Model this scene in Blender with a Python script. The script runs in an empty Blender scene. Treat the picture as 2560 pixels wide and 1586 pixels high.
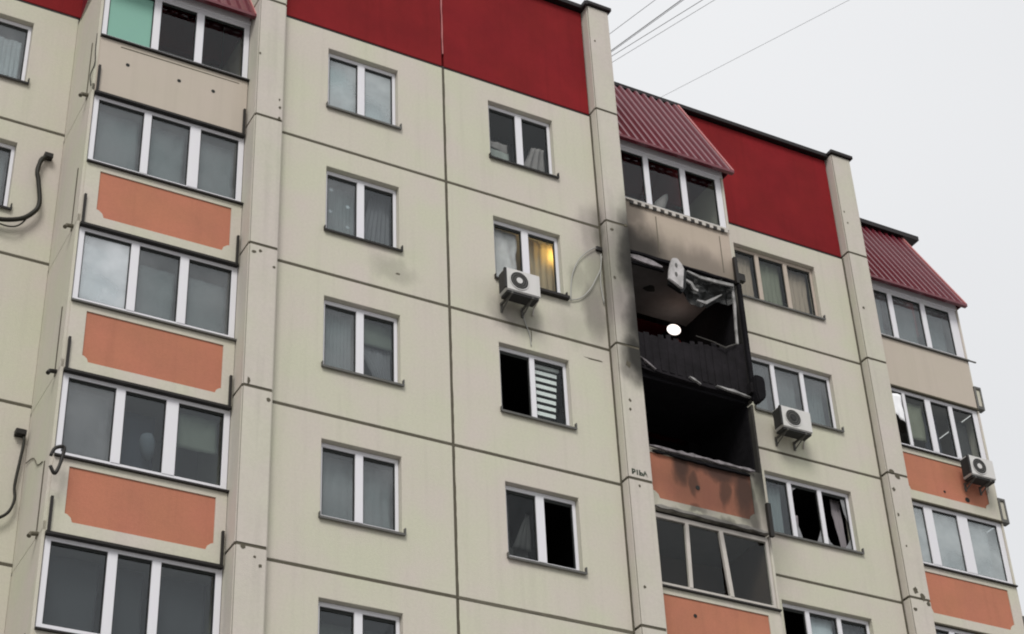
import bpy, bmesh, math, random
import numpy as np
from mathutils import Matrix, Vector, noise
random.seed(7)
R = math.radians
Z0 = 26.2            # height of the top-storey joint above the ground
FH = 2.8             # storey height
SC = bpy.context.scene
COL = SC.collection

# ------------------------------------------------------------------ camera, world, sun, exposure
cam = bpy.data.cameras.new('camera')
co = bpy.data.objects.new('camera', cam); COL.objects.link(co)
rt = Vector((0.87912704, -0.47478591, -0.04140036))
up = Vector((-0.24076482, -0.51741118, 0.82116866))
fw = Vector((0.41130032, 0.71194382, 0.56918191))
co.matrix_world = Matrix(((rt.x, up.x, -fw.x, -12.595), (rt.y, up.y, -fw.y, -23.953), (rt.z, up.z, -fw.z, -24.603 + Z0), (0, 0, 0, 1)))
cam.sensor_width = 36; cam.lens = 36 * 4736.5 / 2560
cam.clip_end = 2000; cam.clip_start = .1
SC.camera = co

SUN_EL, SUN_AZ = R(46), R(212)      # compass-like azimuth from +y, clockwise: the sun stands in front of the facade, a little to the left
w = bpy.data.worlds.new('World'); SC.world = w; w.use_nodes = True
nt = w.node_tree; nt.nodes.clear()
def N(nt, t, **k):
    n = nt.nodes.new(t)
    for a, b in k.items(): setattr(n, a, b)
    return n
out = N(nt, 'ShaderNodeOutputWorld'); bg = N(nt, 'ShaderNodeBackground'); bg.inputs[1].default_value = .1
sky = N(nt, 'ShaderNodeTexSky', sky_type='NISHITA'); sky.sun_disc = False; sky.sun_elevation = SUN_EL; sky.sun_rotation = SUN_AZ
sky.air_density = 1.0; sky.dust_density = 3.0
tc = N(nt, 'ShaderNodeTexCoord'); sp = N(nt, 'ShaderNodeSeparateXYZ'); nt.links.new(tc.outputs['Generated'], sp.inputs[0])
mr = N(nt, 'ShaderNodeMapRange'); mr.inputs[1].default_value = 0; mr.inputs[2].default_value = 1; mr.inputs[3].default_value = .88; mr.inputs[4].default_value = 1.13
nt.links.new(sp.outputs['Z'], mr.inputs[0])
nz = N(nt, 'ShaderNodeTexNoise'); nz.inputs['Scale'].default_value = 2.2; nz.inputs['Detail'].default_value = 3
nt.links.new(tc.outputs['Generated'], nz.inputs['Vector'])
mr2 = N(nt, 'ShaderNodeMapRange'); mr2.inputs[1].default_value = .3; mr2.inputs[2].default_value = .7; mr2.inputs[3].default_value = .97; mr2.inputs[4].default_value = 1.03
nt.links.new(nz.outputs[0], mr2.inputs[0])
mu = N(nt, 'ShaderNodeMath', operation='MULTIPLY'); nt.links.new(mr.outputs[0], mu.inputs[0]); nt.links.new(mr2.outputs[0], mu.inputs[1])
cl = N(nt, 'ShaderNodeMix', data_type='RGBA', blend_type='MULTIPLY'); cl.inputs[0].default_value = 1
cl.inputs[6].default_value = (8.75, 8.8, 8.9, 1); nt.links.new(mu.outputs[0], cl.inputs[7])
mx = N(nt, 'ShaderNodeMix', data_type='RGBA'); mx.inputs[0].default_value = .9
nt.links.new(sky.outputs[0], mx.inputs[6]); nt.links.new(cl.outputs[2], mx.inputs[7])
nt.links.new(mx.outputs[2], bg.inputs[0]); nt.links.new(bg.outputs[0], out.inputs[0])

sl = bpy.data.lights.new('sun', 'SUN'); sl.energy = 2.28; sl.angle = R(22); sl.color = (1, .97, .92)
so = bpy.data.objects.new('sun', sl); COL.objects.link(so)
sd = Vector((math.sin(SUN_AZ) * math.cos(SUN_EL), math.cos(SUN_AZ) * math.cos(SUN_EL), math.sin(SUN_EL)))
so.rotation_euler = sd.to_track_quat('Z', 'Y').to_euler(); so.location = (0, -30, 50)
vs = SC.view_settings; vs.view_transform = 'Standard'; vs.look = 'None'; vs.exposure = 0; vs.gamma = 1; vs.use_curve_mapping = False
try: SC.cycles.filter_width = 2.0
except Exception: pass

# ------------------------------------------------------------------ materials
MATS = {}
SOOT = [  # centre x, y, z (z from the top joint), radii, strength: smoke from the burnt loggia
 ((3.94, -.05, -3.6), (.70, .9, 1.8), .88), ((3.92, .1, -4.9), (.64, .9, 1.35), .86), ((3.55, -.2, -3.9), (.55, .6, 1.9), .36), ((3.72, -.2, -5.75), (.42, .4, .75), .85), ((3.4, -.1, -4.2), (.5, .5, 1.3), .30),
 ((3.0, 0, -4.75), (.38, .3, 1.0), .36), ((3.2, 0, -3.9), (.5, .3, 1.3), .28), ((2.75, 0, -4.15), (.35, .3, .5), .2), ((3.3, -.1, -4.3), (1.15, .5, 2.0), .12), ((2.6, 0, -5.3), (.8, .3, .5), .10), ((3.05, 0, -3.1), (.3, .3, .5), .22), ((-1.05, 0, -5.15), (.55, .3, .32), .14),
 ((1.3, 0, -5.42), (.62, .3, .42), .30), ((4.0, .2, -2.9), (1.35, .5, .95), .80), ((5.2, .2, -2.95), (2.4, .5, .75), .36), ((4.05, .2, -2.0), (.5, .4, .9), .45),
 ((5.2, .3, -5.1), (2.2, 1.0, 1.35), 1.0), ((6.45, .3, -4.5), (.5, .9, 2.0), .95), ((6.5, .3, -6.8), (.4, .6, 1.9), .85),
 ((4.72, .2, -7.5), (.34, .4, .7), .72), ((4.98, .2, -7.85), (.2, .4, .45), .62), ((5.5, .2, -7.42), (1.1, .4, .45), .70), ((5.62, .2, -7.85), (.2, .4, .7), .62), ((6.05, .2, -7.8), (.38, .4, .95), .72), ((6.2, .2, -8.2), (.25, .4, .6), .6), ((4.95, .2, -8.35), (.35, .4, .16), .5),
 ((5.3, .2, -7.9), (1.7, .4, .9), .34), ((5.3, .2, -8.75), (1.7, .4, .35), .6), ((6.9, 1.7, -4.8), (.7, .5, 1.6), .25),
 ((7.5, 1.72, -7.6), (.9, .4, 1.2), .10),
]
def soot_group():
    g = bpy.data.node_groups.new('soot_mask', 'ShaderNodeTree')
    g.interface.new_socket('Fac', in_out='OUTPUT', socket_type='NodeSocketFloat')
    go = g.nodes.new('NodeGroupOutput'); geo = g.nodes.new('ShaderNodeNewGeometry')
    n = N(g, 'ShaderNodeTexNoise'); n.inputs['Scale'].default_value = 2.4; n.inputs['Detail'].default_value = 3.5; n.inputs['Roughness'].default_value = .5
    mp = N(g, 'ShaderNodeMapping'); mp.inputs['Scale'].default_value = (1.2, 1.2, .7)
    g.links.new(geo.outputs['Position'], mp.inputs[0]); g.links.new(mp.outputs[0], n.inputs['Vector'])
    s = N(g, 'ShaderNodeVectorMath', operation='SUBTRACT'); s.inputs[1].default_value = (.5, .5, .5); g.links.new(n.outputs['Color'], s.inputs[0])
    m = N(g, 'ShaderNodeVectorMath', operation='MULTIPLY_ADD'); m.inputs[1].default_value = (.32, .3, .6)
    g.links.new(s.outputs[0], m.inputs[0]); g.links.new(geo.outputs['Position'], m.inputs[2])
    last = None
    for c, r, st in SOOT:
        a = N(g, 'ShaderNodeVectorMath', operation='SUBTRACT'); a.inputs[1].default_value = (c[0], c[1], c[2] + Z0); g.links.new(m.outputs[0], a.inputs[0])
        d = N(g, 'ShaderNodeVectorMath', operation='DIVIDE'); d.inputs[1].default_value = r; g.links.new(a.outputs[0], d.inputs[0])
        l = N(g, 'ShaderNodeVectorMath', operation='LENGTH'); g.links.new(d.outputs[0], l.inputs[0])
        q = N(g, 'ShaderNodeMapRange', interpolation_type='SMOOTHSTEP'); q.inputs[1].default_value = .3; q.inputs[2].default_value = 1.15
        q.inputs[3].default_value = st; q.inputs[4].default_value = 0; g.links.new(l.outputs['Value'], q.inputs[0])
        if last is None: last = q
        else:
            x = N(g, 'ShaderNodeMath', operation='MAXIMUM'); g.links.new(last.outputs[0], x.inputs[0]); g.links.new(q.outputs[0], x.inputs[1]); last = x
    i = N(g, 'ShaderNodeMath', operation='SUBTRACT'); i.inputs[0].default_value = 1; g.links.new(last.outputs[0], i.inputs[1])
    p = N(g, 'ShaderNodeMath', operation='POWER'); p.inputs[1].default_value = 1.75; g.links.new(i.outputs[0], p.inputs[0])
    e = N(g, 'ShaderNodeMath', operation='SUBTRACT'); e.inputs[0].default_value = 1; g.links.new(p.outputs[0], e.inputs[1])
    g.links.new(e.outputs[0], go.inputs[0])
    return g
SG = soot_group()

def mat(name, col, rough=.8, var=0.0, scale=1.5, soot=0.0, bump=0.0, bscale=60, metal=0.0, spec=.3, streak=0.0, tint=None, emis=None, estr=0, mottle=0.0):
    m = bpy.data.materials.new(name); m.use_nodes = True; nt = m.node_tree
    b = nt.nodes['Principled BSDF']; b.inputs['Roughness'].default_value = rough; b.inputs['Metallic'].default_value = metal
    b.inputs['Specular IOR Level'].default_value = spec
    c = (*col, 1); b.inputs['Base Color'].default_value = c
    geo = N(nt, 'ShaderNodeNewGeometry'); src = None
    def mix(fac, A, B, bt='MIX'):
        x = N(nt, 'ShaderNodeMix', data_type='RGBA', blend_type=bt)
        for i, v in ((0, fac), (6, A), (7, B)):
            if hasattr(v, 'links'): nt.links.new(v, x.inputs[i])
            else: x.inputs[i].default_value = v
        return x.outputs[2]
    cur = c
    if var:
        n = N(nt, 'ShaderNodeTexNoise'); n.inputs['Scale'].default_value = scale; n.inputs['Detail'].default_value = 6; n.inputs['Roughness'].default_value = .62
        nt.links.new(geo.outputs['Position'], n.inputs['Vector'])
        r = N(nt, 'ShaderNodeMapRange'); r.inputs[1].default_value = .32; r.inputs[2].default_value = .68
        nt.links.new(n.outputs[0], r.inputs[0])
        t2 = tint or (.92, .9, .93)
        lo = tuple(a * (1 - var) for a in col) + (1,); hi = tuple(min(1, a * (1 + var * .6) * t) for a, t in zip(col, t2)) + (1,)
        cur = mix(r.outputs[0], lo, hi)
    if streak:
        mp = N(nt, 'ShaderNodeMapping'); mp.inputs['Scale'].default_value = (7, 7, .35)
        nt.links.new(geo.outputs['Position'], mp.inputs[0])
        n = N(nt, 'ShaderNodeTexNoise'); n.inputs['Scale'].default_value = 1.0; n.inputs['Detail'].default_value = 4
        nt.links.new(mp.outputs[0], n.inputs['Vector'])
        r = N(nt, 'ShaderNodeMapRange'); r.inputs[1].default_value = .52; r.inputs[2].default_value = .75; r.inputs[4].default_value = streak
        nt.links.new(n.outputs[0], r.inputs[0])
        cur = mix(r.outputs[0], cur, tuple(a * .55 for a in col) + (1,))
    if mottle:   # blotches of pinker and greener wash, and fine grit
        n = N(nt, 'ShaderNodeTexNoise'); n.inputs['Scale'].default_value = 1.1; n.inputs['Detail'].default_value = 3; nt.links.new(geo.outputs['Position'], n.inputs['Vector'])
        rr = N(nt, 'ShaderNodeValToRGB'); e = rr.color_ramp.elements; e[0].position = .38; e[1].position = .62
        e[0].color = (1 - mottle * .35, 1 - mottle * .15, 1 - mottle, 1); e[1].color = (1, 1 - mottle * .8, 1 - mottle * .2, 1); nt.links.new(n.outputs['Color'], rr.inputs[0])
        cur = mix(1.0, cur, rr.outputs[0], 'MULTIPLY')
        n = N(nt, 'ShaderNodeTexNoise'); n.inputs['Scale'].default_value = 22; n.inputs['Detail'].default_value = 3; nt.links.new(geo.outputs['Position'], n.inputs['Vector'])
        r = N(nt, 'ShaderNodeMapRange'); r.inputs[1].default_value = .35; r.inputs[2].default_value = .65; r.inputs[3].default_value = .97; r.inputs[4].default_value = 1.02; nt.links.new(n.outputs[0], r.inputs[0])
        cur = mix(1.0, cur, r.outputs[0], 'MULTIPLY')
    if soot:
        g = N(nt, 'ShaderNodeGroup'); g.node_tree = SG
        s = N(nt, 'ShaderNodeMath', operation='MULTIPLY'); s.inputs[1].default_value = soot; nt.links.new(g.outputs[0], s.inputs[0])
        cur = mix(s.outputs[0], cur, (.013, .012, .011, 1))
    if hasattr(cur, 'links'): nt.links.new(cur, b.inputs['Base Color'])
    if bump:
        n = N(nt, 'ShaderNodeTexNoise'); n.inputs['Scale'].default_value = bscale; n.inputs['Detail'].default_value = 4
        nt.links.new(geo.outputs['Position'], n.inputs['Vector'])
        bp = N(nt, 'ShaderNodeBump'); bp.inputs['Strength'].default_value = bump; bp.inputs['Distance'].default_value = .02
        nt.links.new(n.outputs[0], bp.inputs['Height']); nt.links.new(bp.outputs[0], b.inputs['Normal'])
    if emis:
        b.inputs['Emission Color'].default_value = (*emis, 1); b.inputs['Emission Strength'].default_value = estr
    MATS[name] = m; return m
def glass(name, tint=(.8, .84, .84), ior=1.52, rough=.02, painted_sheen=0.0, hcol=(.3, .31, .32)):
    m = bpy.data.materials.new(name); m.use_nodes = True; nt = m.node_tree; nt.nodes.remove(nt.nodes['Principled BSDF'])
    o = nt.nodes['Material Output']; tr = N(nt, 'ShaderNodeBsdfTransparent'); tr.inputs[0].default_value = (*tint, 1)
    gl = N(nt, 'ShaderNodeBsdfGlossy'); gl.inputs['Roughness'].default_value = rough; gl.inputs[0].default_value = (.95, .97, 1, 1)
    fr = N(nt, 'ShaderNodeFresnel'); g0 = N(nt, 'ShaderNodeNewGeometry')
    im = N(nt, 'ShaderNodeMapRange'); im.inputs[3].default_value = ior; im.inputs[4].default_value = 1 / ior   # same reflectance from either side of the sheet
    nt.links.new(g0.outputs['Backfacing'], im.inputs[0]); nt.links.new(im.outputs[0], fr.inputs[0])
    mx = N(nt, 'ShaderNodeMixShader'); nt.links.new(fr.outputs[0], mx.inputs[0])
    last = tr.outputs[0]
    if painted_sheen:
        df = N(nt, 'ShaderNodeBsdfDiffuse'); df.inputs[0].default_value = (*hcol, 1)  # patchy diffuse colour standing in for reflections on the pane
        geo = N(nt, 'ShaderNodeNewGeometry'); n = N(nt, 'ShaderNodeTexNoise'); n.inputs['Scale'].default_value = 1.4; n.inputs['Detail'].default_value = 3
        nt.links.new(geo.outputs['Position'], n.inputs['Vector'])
        r = N(nt, 'ShaderNodeMapRange'); r.inputs[1].default_value = .3; r.inputs[2].default_value = .7; r.inputs[3].default_value = painted_sheen * .35; r.inputs[4].default_value = min(1, painted_sheen * 1.25)
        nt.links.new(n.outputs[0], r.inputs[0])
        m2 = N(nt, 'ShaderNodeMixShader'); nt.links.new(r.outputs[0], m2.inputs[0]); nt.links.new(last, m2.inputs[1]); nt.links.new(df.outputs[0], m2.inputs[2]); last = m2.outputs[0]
    n = N(nt, 'ShaderNodeTexNoise'); n.inputs['Scale'].default_value = 3.0
    geo = N(nt, 'ShaderNodeNewGeometry'); nt.links.new(geo.outputs['Position'], n.inputs['Vector'])
    bp = N(nt, 'ShaderNodeBump'); bp.inputs['Strength'].default_value = .05; bp.inputs['Distance'].default_value = .02
    nt.links.new(n.outputs[0], bp.inputs['Height']); nt.links.new(bp.outputs[0], gl.inputs['Normal'])
    nt.links.new(last, mx.inputs[1]); nt.links.new(gl.outputs[0], mx.inputs[2]); nt.links.new(mx.outputs[0], o.inputs[0])
    MATS[name] = m; return m

mat('cream', (.545, .536, .448), .9, .075, .55, soot=1, bump=.35, streak=.13, mottle=.07)
mat('pillar', (.538, .522, .452), .9, .09, .9, soot=1, bump=.35, streak=.2, mottle=.06)
mat('red', (.185, .0145, .0175), .85, spec=.1, var=.16, scale=.7, soot=1, bump=.3, streak=.22, tint=(1.08, 1.0, 1.0), mottle=.08)
mat('orange', (.425, .175, .108), .85, .10, 1.0, soot=1, bump=.3, tint=(1, .95, .95), streak=.16, mottle=.06)
mat('beige_pale', (.475, .425, .355), .88, .07, 1.2, bump=.2, streak=.12)
mat('beige', (.44, .375, .305), .88, .07, 1.2, soot=1, bump=.2, streak=.14)
mat('sealant', (.092, .083, .058), .8, .25, 8)
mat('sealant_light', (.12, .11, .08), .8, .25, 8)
mat('black_metal', (.016, .014, .012), .5, .2, 6)
mat('cap_metal', (.012, .009, .009), .45, .2, 6)
mat('grey_metal', (.12, .12, .11), .5, .2, 6, metal=.3)
mat('pvc', (.70, .705, .73), .4, .05, 4, soot=.55)
mat('pvc_old', (.50, .475, .43), .6, .12, 5, soot=.35)
mat('gasket_shade', (.012, .014, .013), .7)  # dark rubber, also the painted shade bands at pane tops
mat('room', (.15, .145, .14), .95)
mat('room_warm', (.30, .26, .22), .9)
mat('room_ember', (.09, .012, .014), 1.0, spec=0)
mat('room_dark', (.018, .017, .018), 1.0, spec=0)
mat('ceiling_white', (.34, .34, .33), .9, .1, 2)
mat('char', (.010, .0095, .011), .95, .3, 4, bump=.8, bscale=9, spec=.1)
mat('char_wall', (.014, .0125, .0145), .9, .45, 2.5, bump=.6, bscale=12, spec=.15)
mat('char_ceiling', (.19, .18, .175), .95, .25, 1.6, bump=.3, bscale=6, spec=.05)
mat('burnt_edge', (.24, .225, .23), .9, .6, 7, bump=.6, bscale=20)
mat('burnt_plastic', (.30, .30, .29), .6, .55, 6)
mat('charred_sheet', (.008, .009, .009), .55, .3, 7, spec=.3)
mat('burgundy', (.125, .012, .022), .34, .18, 2, metal=.0, spec=.7)
mat('edge_pink', (.42, .15, .15), .5)
mat('concrete', (.30, .29, .265), .95, .15, 2, soot=.8, bump=.3)
mat('ac_white', (.60, .60, .575), .5, .08, 5, streak=.15)
mat('ac_dark', (.022, .022, .022), .6)
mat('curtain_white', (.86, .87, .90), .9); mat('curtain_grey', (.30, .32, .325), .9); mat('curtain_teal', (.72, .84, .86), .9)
mat('curtain_brown', (.36, .29, .25), .9); mat('curtain_dark', (.05, .05, .055), .9); mat('curtain_olive', (.20, .21, .175), .9)
mat('curtain_mauve', (.24, .22, .235), .9)
mat('curtain_slate', (.12, .13, .15), .9); mat('curtain_navy', (.06, .065, .09), .9)
mat('film', (.62, .60, .64), .35, .2, 3, spec=.5)
mat('blind', (.85, .87, .92), .7); mat('panel_mint', (.20, .40, .32), .5, .05, 2)
mat('cable', (.014, .013, .008), .6); mat('wire', (.16, .16, .17), .6); mat('wire_pale', (.33, .33, .31), .6)
lm = mat('lamp_white', (.9, .9, .9), .5, emis=(1, .90, .84), estr=5)
_n = lm.node_tree; _l = N(_n, 'ShaderNodeLayerWeight'); _l.inputs[0].default_value = .4; _r = N(_n, 'ShaderNodeMapRange'); _r.inputs[3].default_value = 3.2; _r.inputs[4].default_value = .08
_n.links.new(_l.outputs['Facing'], _r.inputs[0]); _n.links.new(_r.outputs[0], _n.nodes['Principled BSDF'].inputs['Emission Strength'])
mat('lamp_warm', (.9, .8, .5), .5, emis=(1, .78, .34), estr=12)
sm = mat('curtain_sheer', (.62, .52, .40), .9); _n = sm.node_tree; _b = _n.nodes['Principled BSDF']; _o = _n.nodes['Material Output']
_t = N(_n, 'ShaderNodeBsdfTranslucent'); _t.inputs[0].default_value = (.85, .72, .5, 1); _c = N(_n, 'ShaderNodeBsdfTransparent'); _m = N(_n, 'ShaderNodeMixShader'); _m.inputs[0].default_value = .5; _k = N(_n, 'ShaderNodeMixShader'); _k.inputs[0].default_value = .05
_n.links.new(_b.outputs[0], _m.inputs[1]); _n.links.new(_t.outputs[0], _m.inputs[2]); _n.links.new(_m.outputs[0], _k.inputs[1]); _n.links.new(_c.outputs[0], _k.inputs[2]); _n.links.new(_k.outputs[0], _o.inputs[0])
mat('yard', (.27, .265, .25), .95, .3, .2); mat('asphalt', (.05, .05, .05), .95, .2, 1)
mat('sticker', (.9, .92, .98), .6); mat('graffiti', (.035, .05, .035), .8)
mat('shard', (.22, .225, .23), .15, .3, 12, spec=.6)
mat('dirty_white', (.46, .45, .44), .6, .4, 5)
mat('loggia_brown', (.075, .052, .038), .9, .2, 2); mat('loggia_grey', (.12, .11, .10), .9, .2, 2)
mat('red_cloth', (.10, .006, .008), .8)
glass('glass'); glass('glass_painted_sheen', painted_sheen=.22, hcol=(.28, .29, .30)); glass('glass_painted_sky', ior=1.9, painted_sheen=.5, hcol=(.70, .73, .76))  # last two carry the sky's reflection painted in as diffuse colour
glass('glass_pale', ior=1.7, painted_sheen=.5, hcol=(.48, .52, .53)); glass('glass_clear', ior=1.28, tint=(.9, .92, .9))  # pale variant is brightened by diffuse colour painted into the glass
glass('glass_sky', ior=7.0, tint=(.5, .5, .5))
M = MATS

# ------------------------------------------------------------------ mesh helpers
class MB:
    def __init__(s): s.v = []; s.f = []
    def add(s, vs, fs):
        o = len(s.v); s.v += [tuple(map(float, v)) for v in vs]; s.f += [tuple(i + o for i in f) for f in fs]; return s
    def box(s, x0, x1, y0, y1, z0, z1):
        return s.add([(x0, y0, z0), (x1, y0, z0), (x1, y1, z0), (x0, y1, z0), (x0, y0, z1), (x1, y0, z1), (x1, y1, z1), (x0, y1, z1)],
                     [(0, 3, 2, 1), (4, 5, 6, 7), (0, 1, 5, 4), (1, 2, 6, 5), (2, 3, 7, 6), (3, 0, 4, 7)])
    def hexa(s, p):   # 8 corners: front quad (y near) p0..p3 then back quad p4..p7
        return s.add(p, [(0, 1, 2, 3), (7, 6, 5, 4), (0, 4, 5, 1), (1, 5, 6, 2), (2, 6, 7, 3), (3, 7, 4, 0)])
    def prism_xz(s, pts, y0, y1):
        n = len(pts)
        return s.add([(x, y0, z) for x, z in pts] + [(x, y1, z) for x, z in pts],
                     [tuple(range(n)), tuple(range(2 * n - 1, n - 1, -1))] + [(i, i + n, (i + 1) % n + n, (i + 1) % n) for i in range(n)])
    def prism_yz(s, pts, x0, x1):
        n = len(pts)
        return s.add([(x0, y, z) for y, z in pts] + [(x1, y, z) for y, z in pts],
                     [tuple(range(n)), tuple(range(2 * n - 1, n - 1, -1))] + [(i, i + n, (i + 1) % n + n, (i + 1) % n) for i in range(n)])
    def ring(s, X0, X1, Z0_, Z1, x0, x1, z0, z1, y0, y1):
        a = [(X0, Z0_), (X1, Z0_), (X1, Z1), (X0, Z1)]; b = [(x0, z0), (x1, z0), (x1, z1), (x0, z1)]
        v = [(x, y0, z) for x, z in a + b] + [(x, y1, z) for x, z in a + b]
        f = []
        for i in range(4):
            j = (i + 1) % 4
            f += [(i, j, j + 4, i + 4), (i + 8, i + 12, j + 12, j + 8), (i, i + 8, j + 8, j), (i + 4, j + 4, j + 12, i + 12)]
        return s.add(v, f)
    def tube(s, pts, r, n=7):
        pts = [Vector(p) for p in pts]; rs = r if isinstance(r, (list, tuple)) else [r] * len(pts)
        o = []; prev = None
        for i, p in enumerate(pts):
            t = (pts[min(i + 1, len(pts) - 1)] - pts[max(i - 1, 0)]).normalized()
            a = t.cross(Vector((0.13, .21, .97)));
            if a.length < .05: a = t.cross(Vector((1, 0, 0)))
            a.normalize(); b = t.cross(a)
            o += [tuple(p + (a * math.cos(k * 2 * math.pi / n) + b * math.sin(k * 2 * math.pi / n)) * rs[i]) for k in range(n)]
        f = []
        for i in range(len(pts) - 1):
            for k in range(n):
                l = (k + 1) % n; f.append((i * n + k, i * n + l, (i + 1) * n + l, (i + 1) * n + k))
        f += [tuple(range(n - 1, -1, -1)), tuple((len(pts) - 1) * n + k for k in range(n))]
        return s.add(o, f)
    def disc(s, c, r, y0, y1, n=20, rz=None):
        rz = rz or r
        return s.prism_xz([(c[0] + r * math.cos(k * 2 * math.pi / n), c[1] + rz * math.sin(k * 2 * math.pi / n)) for k in range(n)], y0, y1)
CACHE = {}
WL = {}
def tagit(o, label=None, cat=None, group=None, kind=None):
    if label: o['label'] = label
    if cat: o['category'] = cat
    if group: o['group'] = group
    if kind: o['kind'] = kind
    return o
def obj(name, mb, m, parent=None, label=None, bevel=0, smooth=False, cat=None, group=None, kind=None):
    v = np.array(mb.v); c = (v.min(0) + v.max(0)) / 2; lv = v - c
    mt = M[m]; key = (m, bevel, smooth, np.round(lv, 4).tobytes(), tuple(mb.f))
    me = CACHE.get(key)
    if me is None:
        me = bpy.data.meshes.new(name); me.from_pydata([tuple(x) for x in lv], [], mb.f)
        bm = bmesh.new(); bm.from_mesh(me)
        bmesh.ops.recalc_face_normals(bm, faces=bm.faces)
        if bevel:
            ed = [e for e in bm.edges if len(e.link_faces) == 2 and e.calc_face_angle(0) > .6]
            bmesh.ops.bevel(bm, geom=ed, offset=bevel, segments=1 if bevel < .012 else 2, affect='EDGES', clamp_overlap=True)
        bm.to_mesh(me); bm.free()
        if smooth:
            for p in me.polygons: p.use_smooth = True
        me.materials.append(mt); CACHE[key] = me
    o = bpy.data.objects.new(name, me); COL.objects.link(o)
    wl = Vector((c[0], c[1], c[2] + Z0)); WL[o] = wl
    if parent is not None: o.parent = parent; o.location = wl - WL[parent]
    else: o.location = wl
    return tagit(o, label, cat, group, kind)
def empty(name, loc, label, cat, group=None):
    o = bpy.data.objects.new(name, None); COL.objects.link(o); wl = Vector((loc[0], loc[1], loc[2] + Z0)); o.location = wl; WL[o] = wl
    o.empty_display_size = .2
    return tagit(o, label, cat, group)

# ------------------------------------------------------------------ setting: ground
G = -Z0
g = MB().add([(-1500, -1500, G), (1500, -1500, G), (1500, 1500, G), (-1500, 1500, G)], [(0, 1, 2, 3)])
obj('ground', g, 'yard', kind='structure')   # pale trodden yard, light enough to lift the undersides
obj('path', MB().box(-40, 40, -6.5, -2.5, G - .1, G + .06), 'asphalt', kind='structure')

# ------------------------------------------------------------------ the block
B = empty('apartment_building', (0, 2, G), 'cream panel apartment block with red top band, loggias with orange parapets and one burnt-out loggia', 'building')
NR = 9                                     # storeys down to the ground
J = .024                                    # half joint
def joint_strip(x0, z0, x1, z1, y, wd, m='sealant', seed=0):
    """uneven smear of sealant along a panel joint"""
    rnd = random.Random(seed); L = math.hypot(x1 - x0, z1 - z0); n = max(3, int(L / .16)); ux, uz = (x1 - x0) / L, (z1 - z0) / L
    a = []; b = []
    for i in range(n + 1):
        t = L * i / n; h = wd * (.5 + rnd.uniform(-.16, .16)); s = rnd.uniform(-.004, .004)
        px, pz = x0 + ux * t - uz * s, z0 + uz * t + ux * s
        a.append((px - uz * h, pz + ux * h)); b.append((px + uz * h, pz - ux * h))
    return MB().prism_xz_strip(a, b, y, y + .03) if False else strip(a, b, y, y + .03)
def strip(a, b, y0, y1):
    m = MB(); n = len(a)
    v = [(x, y0, z) for x, z in a] + [(x, y0, z) for x, z in b] + [(x, y1, z) for x, z in a] + [(x, y1, z) for x, z in b]
    f = []
    for i in range(n - 1):
        f += [(i, i + 1, n + i + 1, n + i), (2 * n + i, 3 * n + i, 3 * n + i + 1, 2 * n + i + 1), (i, 2 * n + i, 2 * n + i + 1, i + 1), (n + i, n + i + 1, 3 * n + i + 1, 3 * n + i)]
    f += [(0, n, 3 * n, 2 * n), (n - 1, 3 * n - 1, 4 * n - 1, 2 * n - 1)]
    return m.add(v, f)

def panel(x0, x1, z0, z1, y, hole=None, m='cream', name='wall_panel', th=.3):
    j = J
    if hole:
        hx0, hx1, hz0, hz1 = hole
        mb = MB().ring(x0 + j, x1 - j, z0 + j, z1 - j, hx0, hx1, hz0, hz1, y, y + th)
    else: mb = MB().box(x0 + j, x1 - j, y, y + th, z0 + j, z1 - j)
    return obj(name, mb, m, B, bevel=.009)

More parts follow.
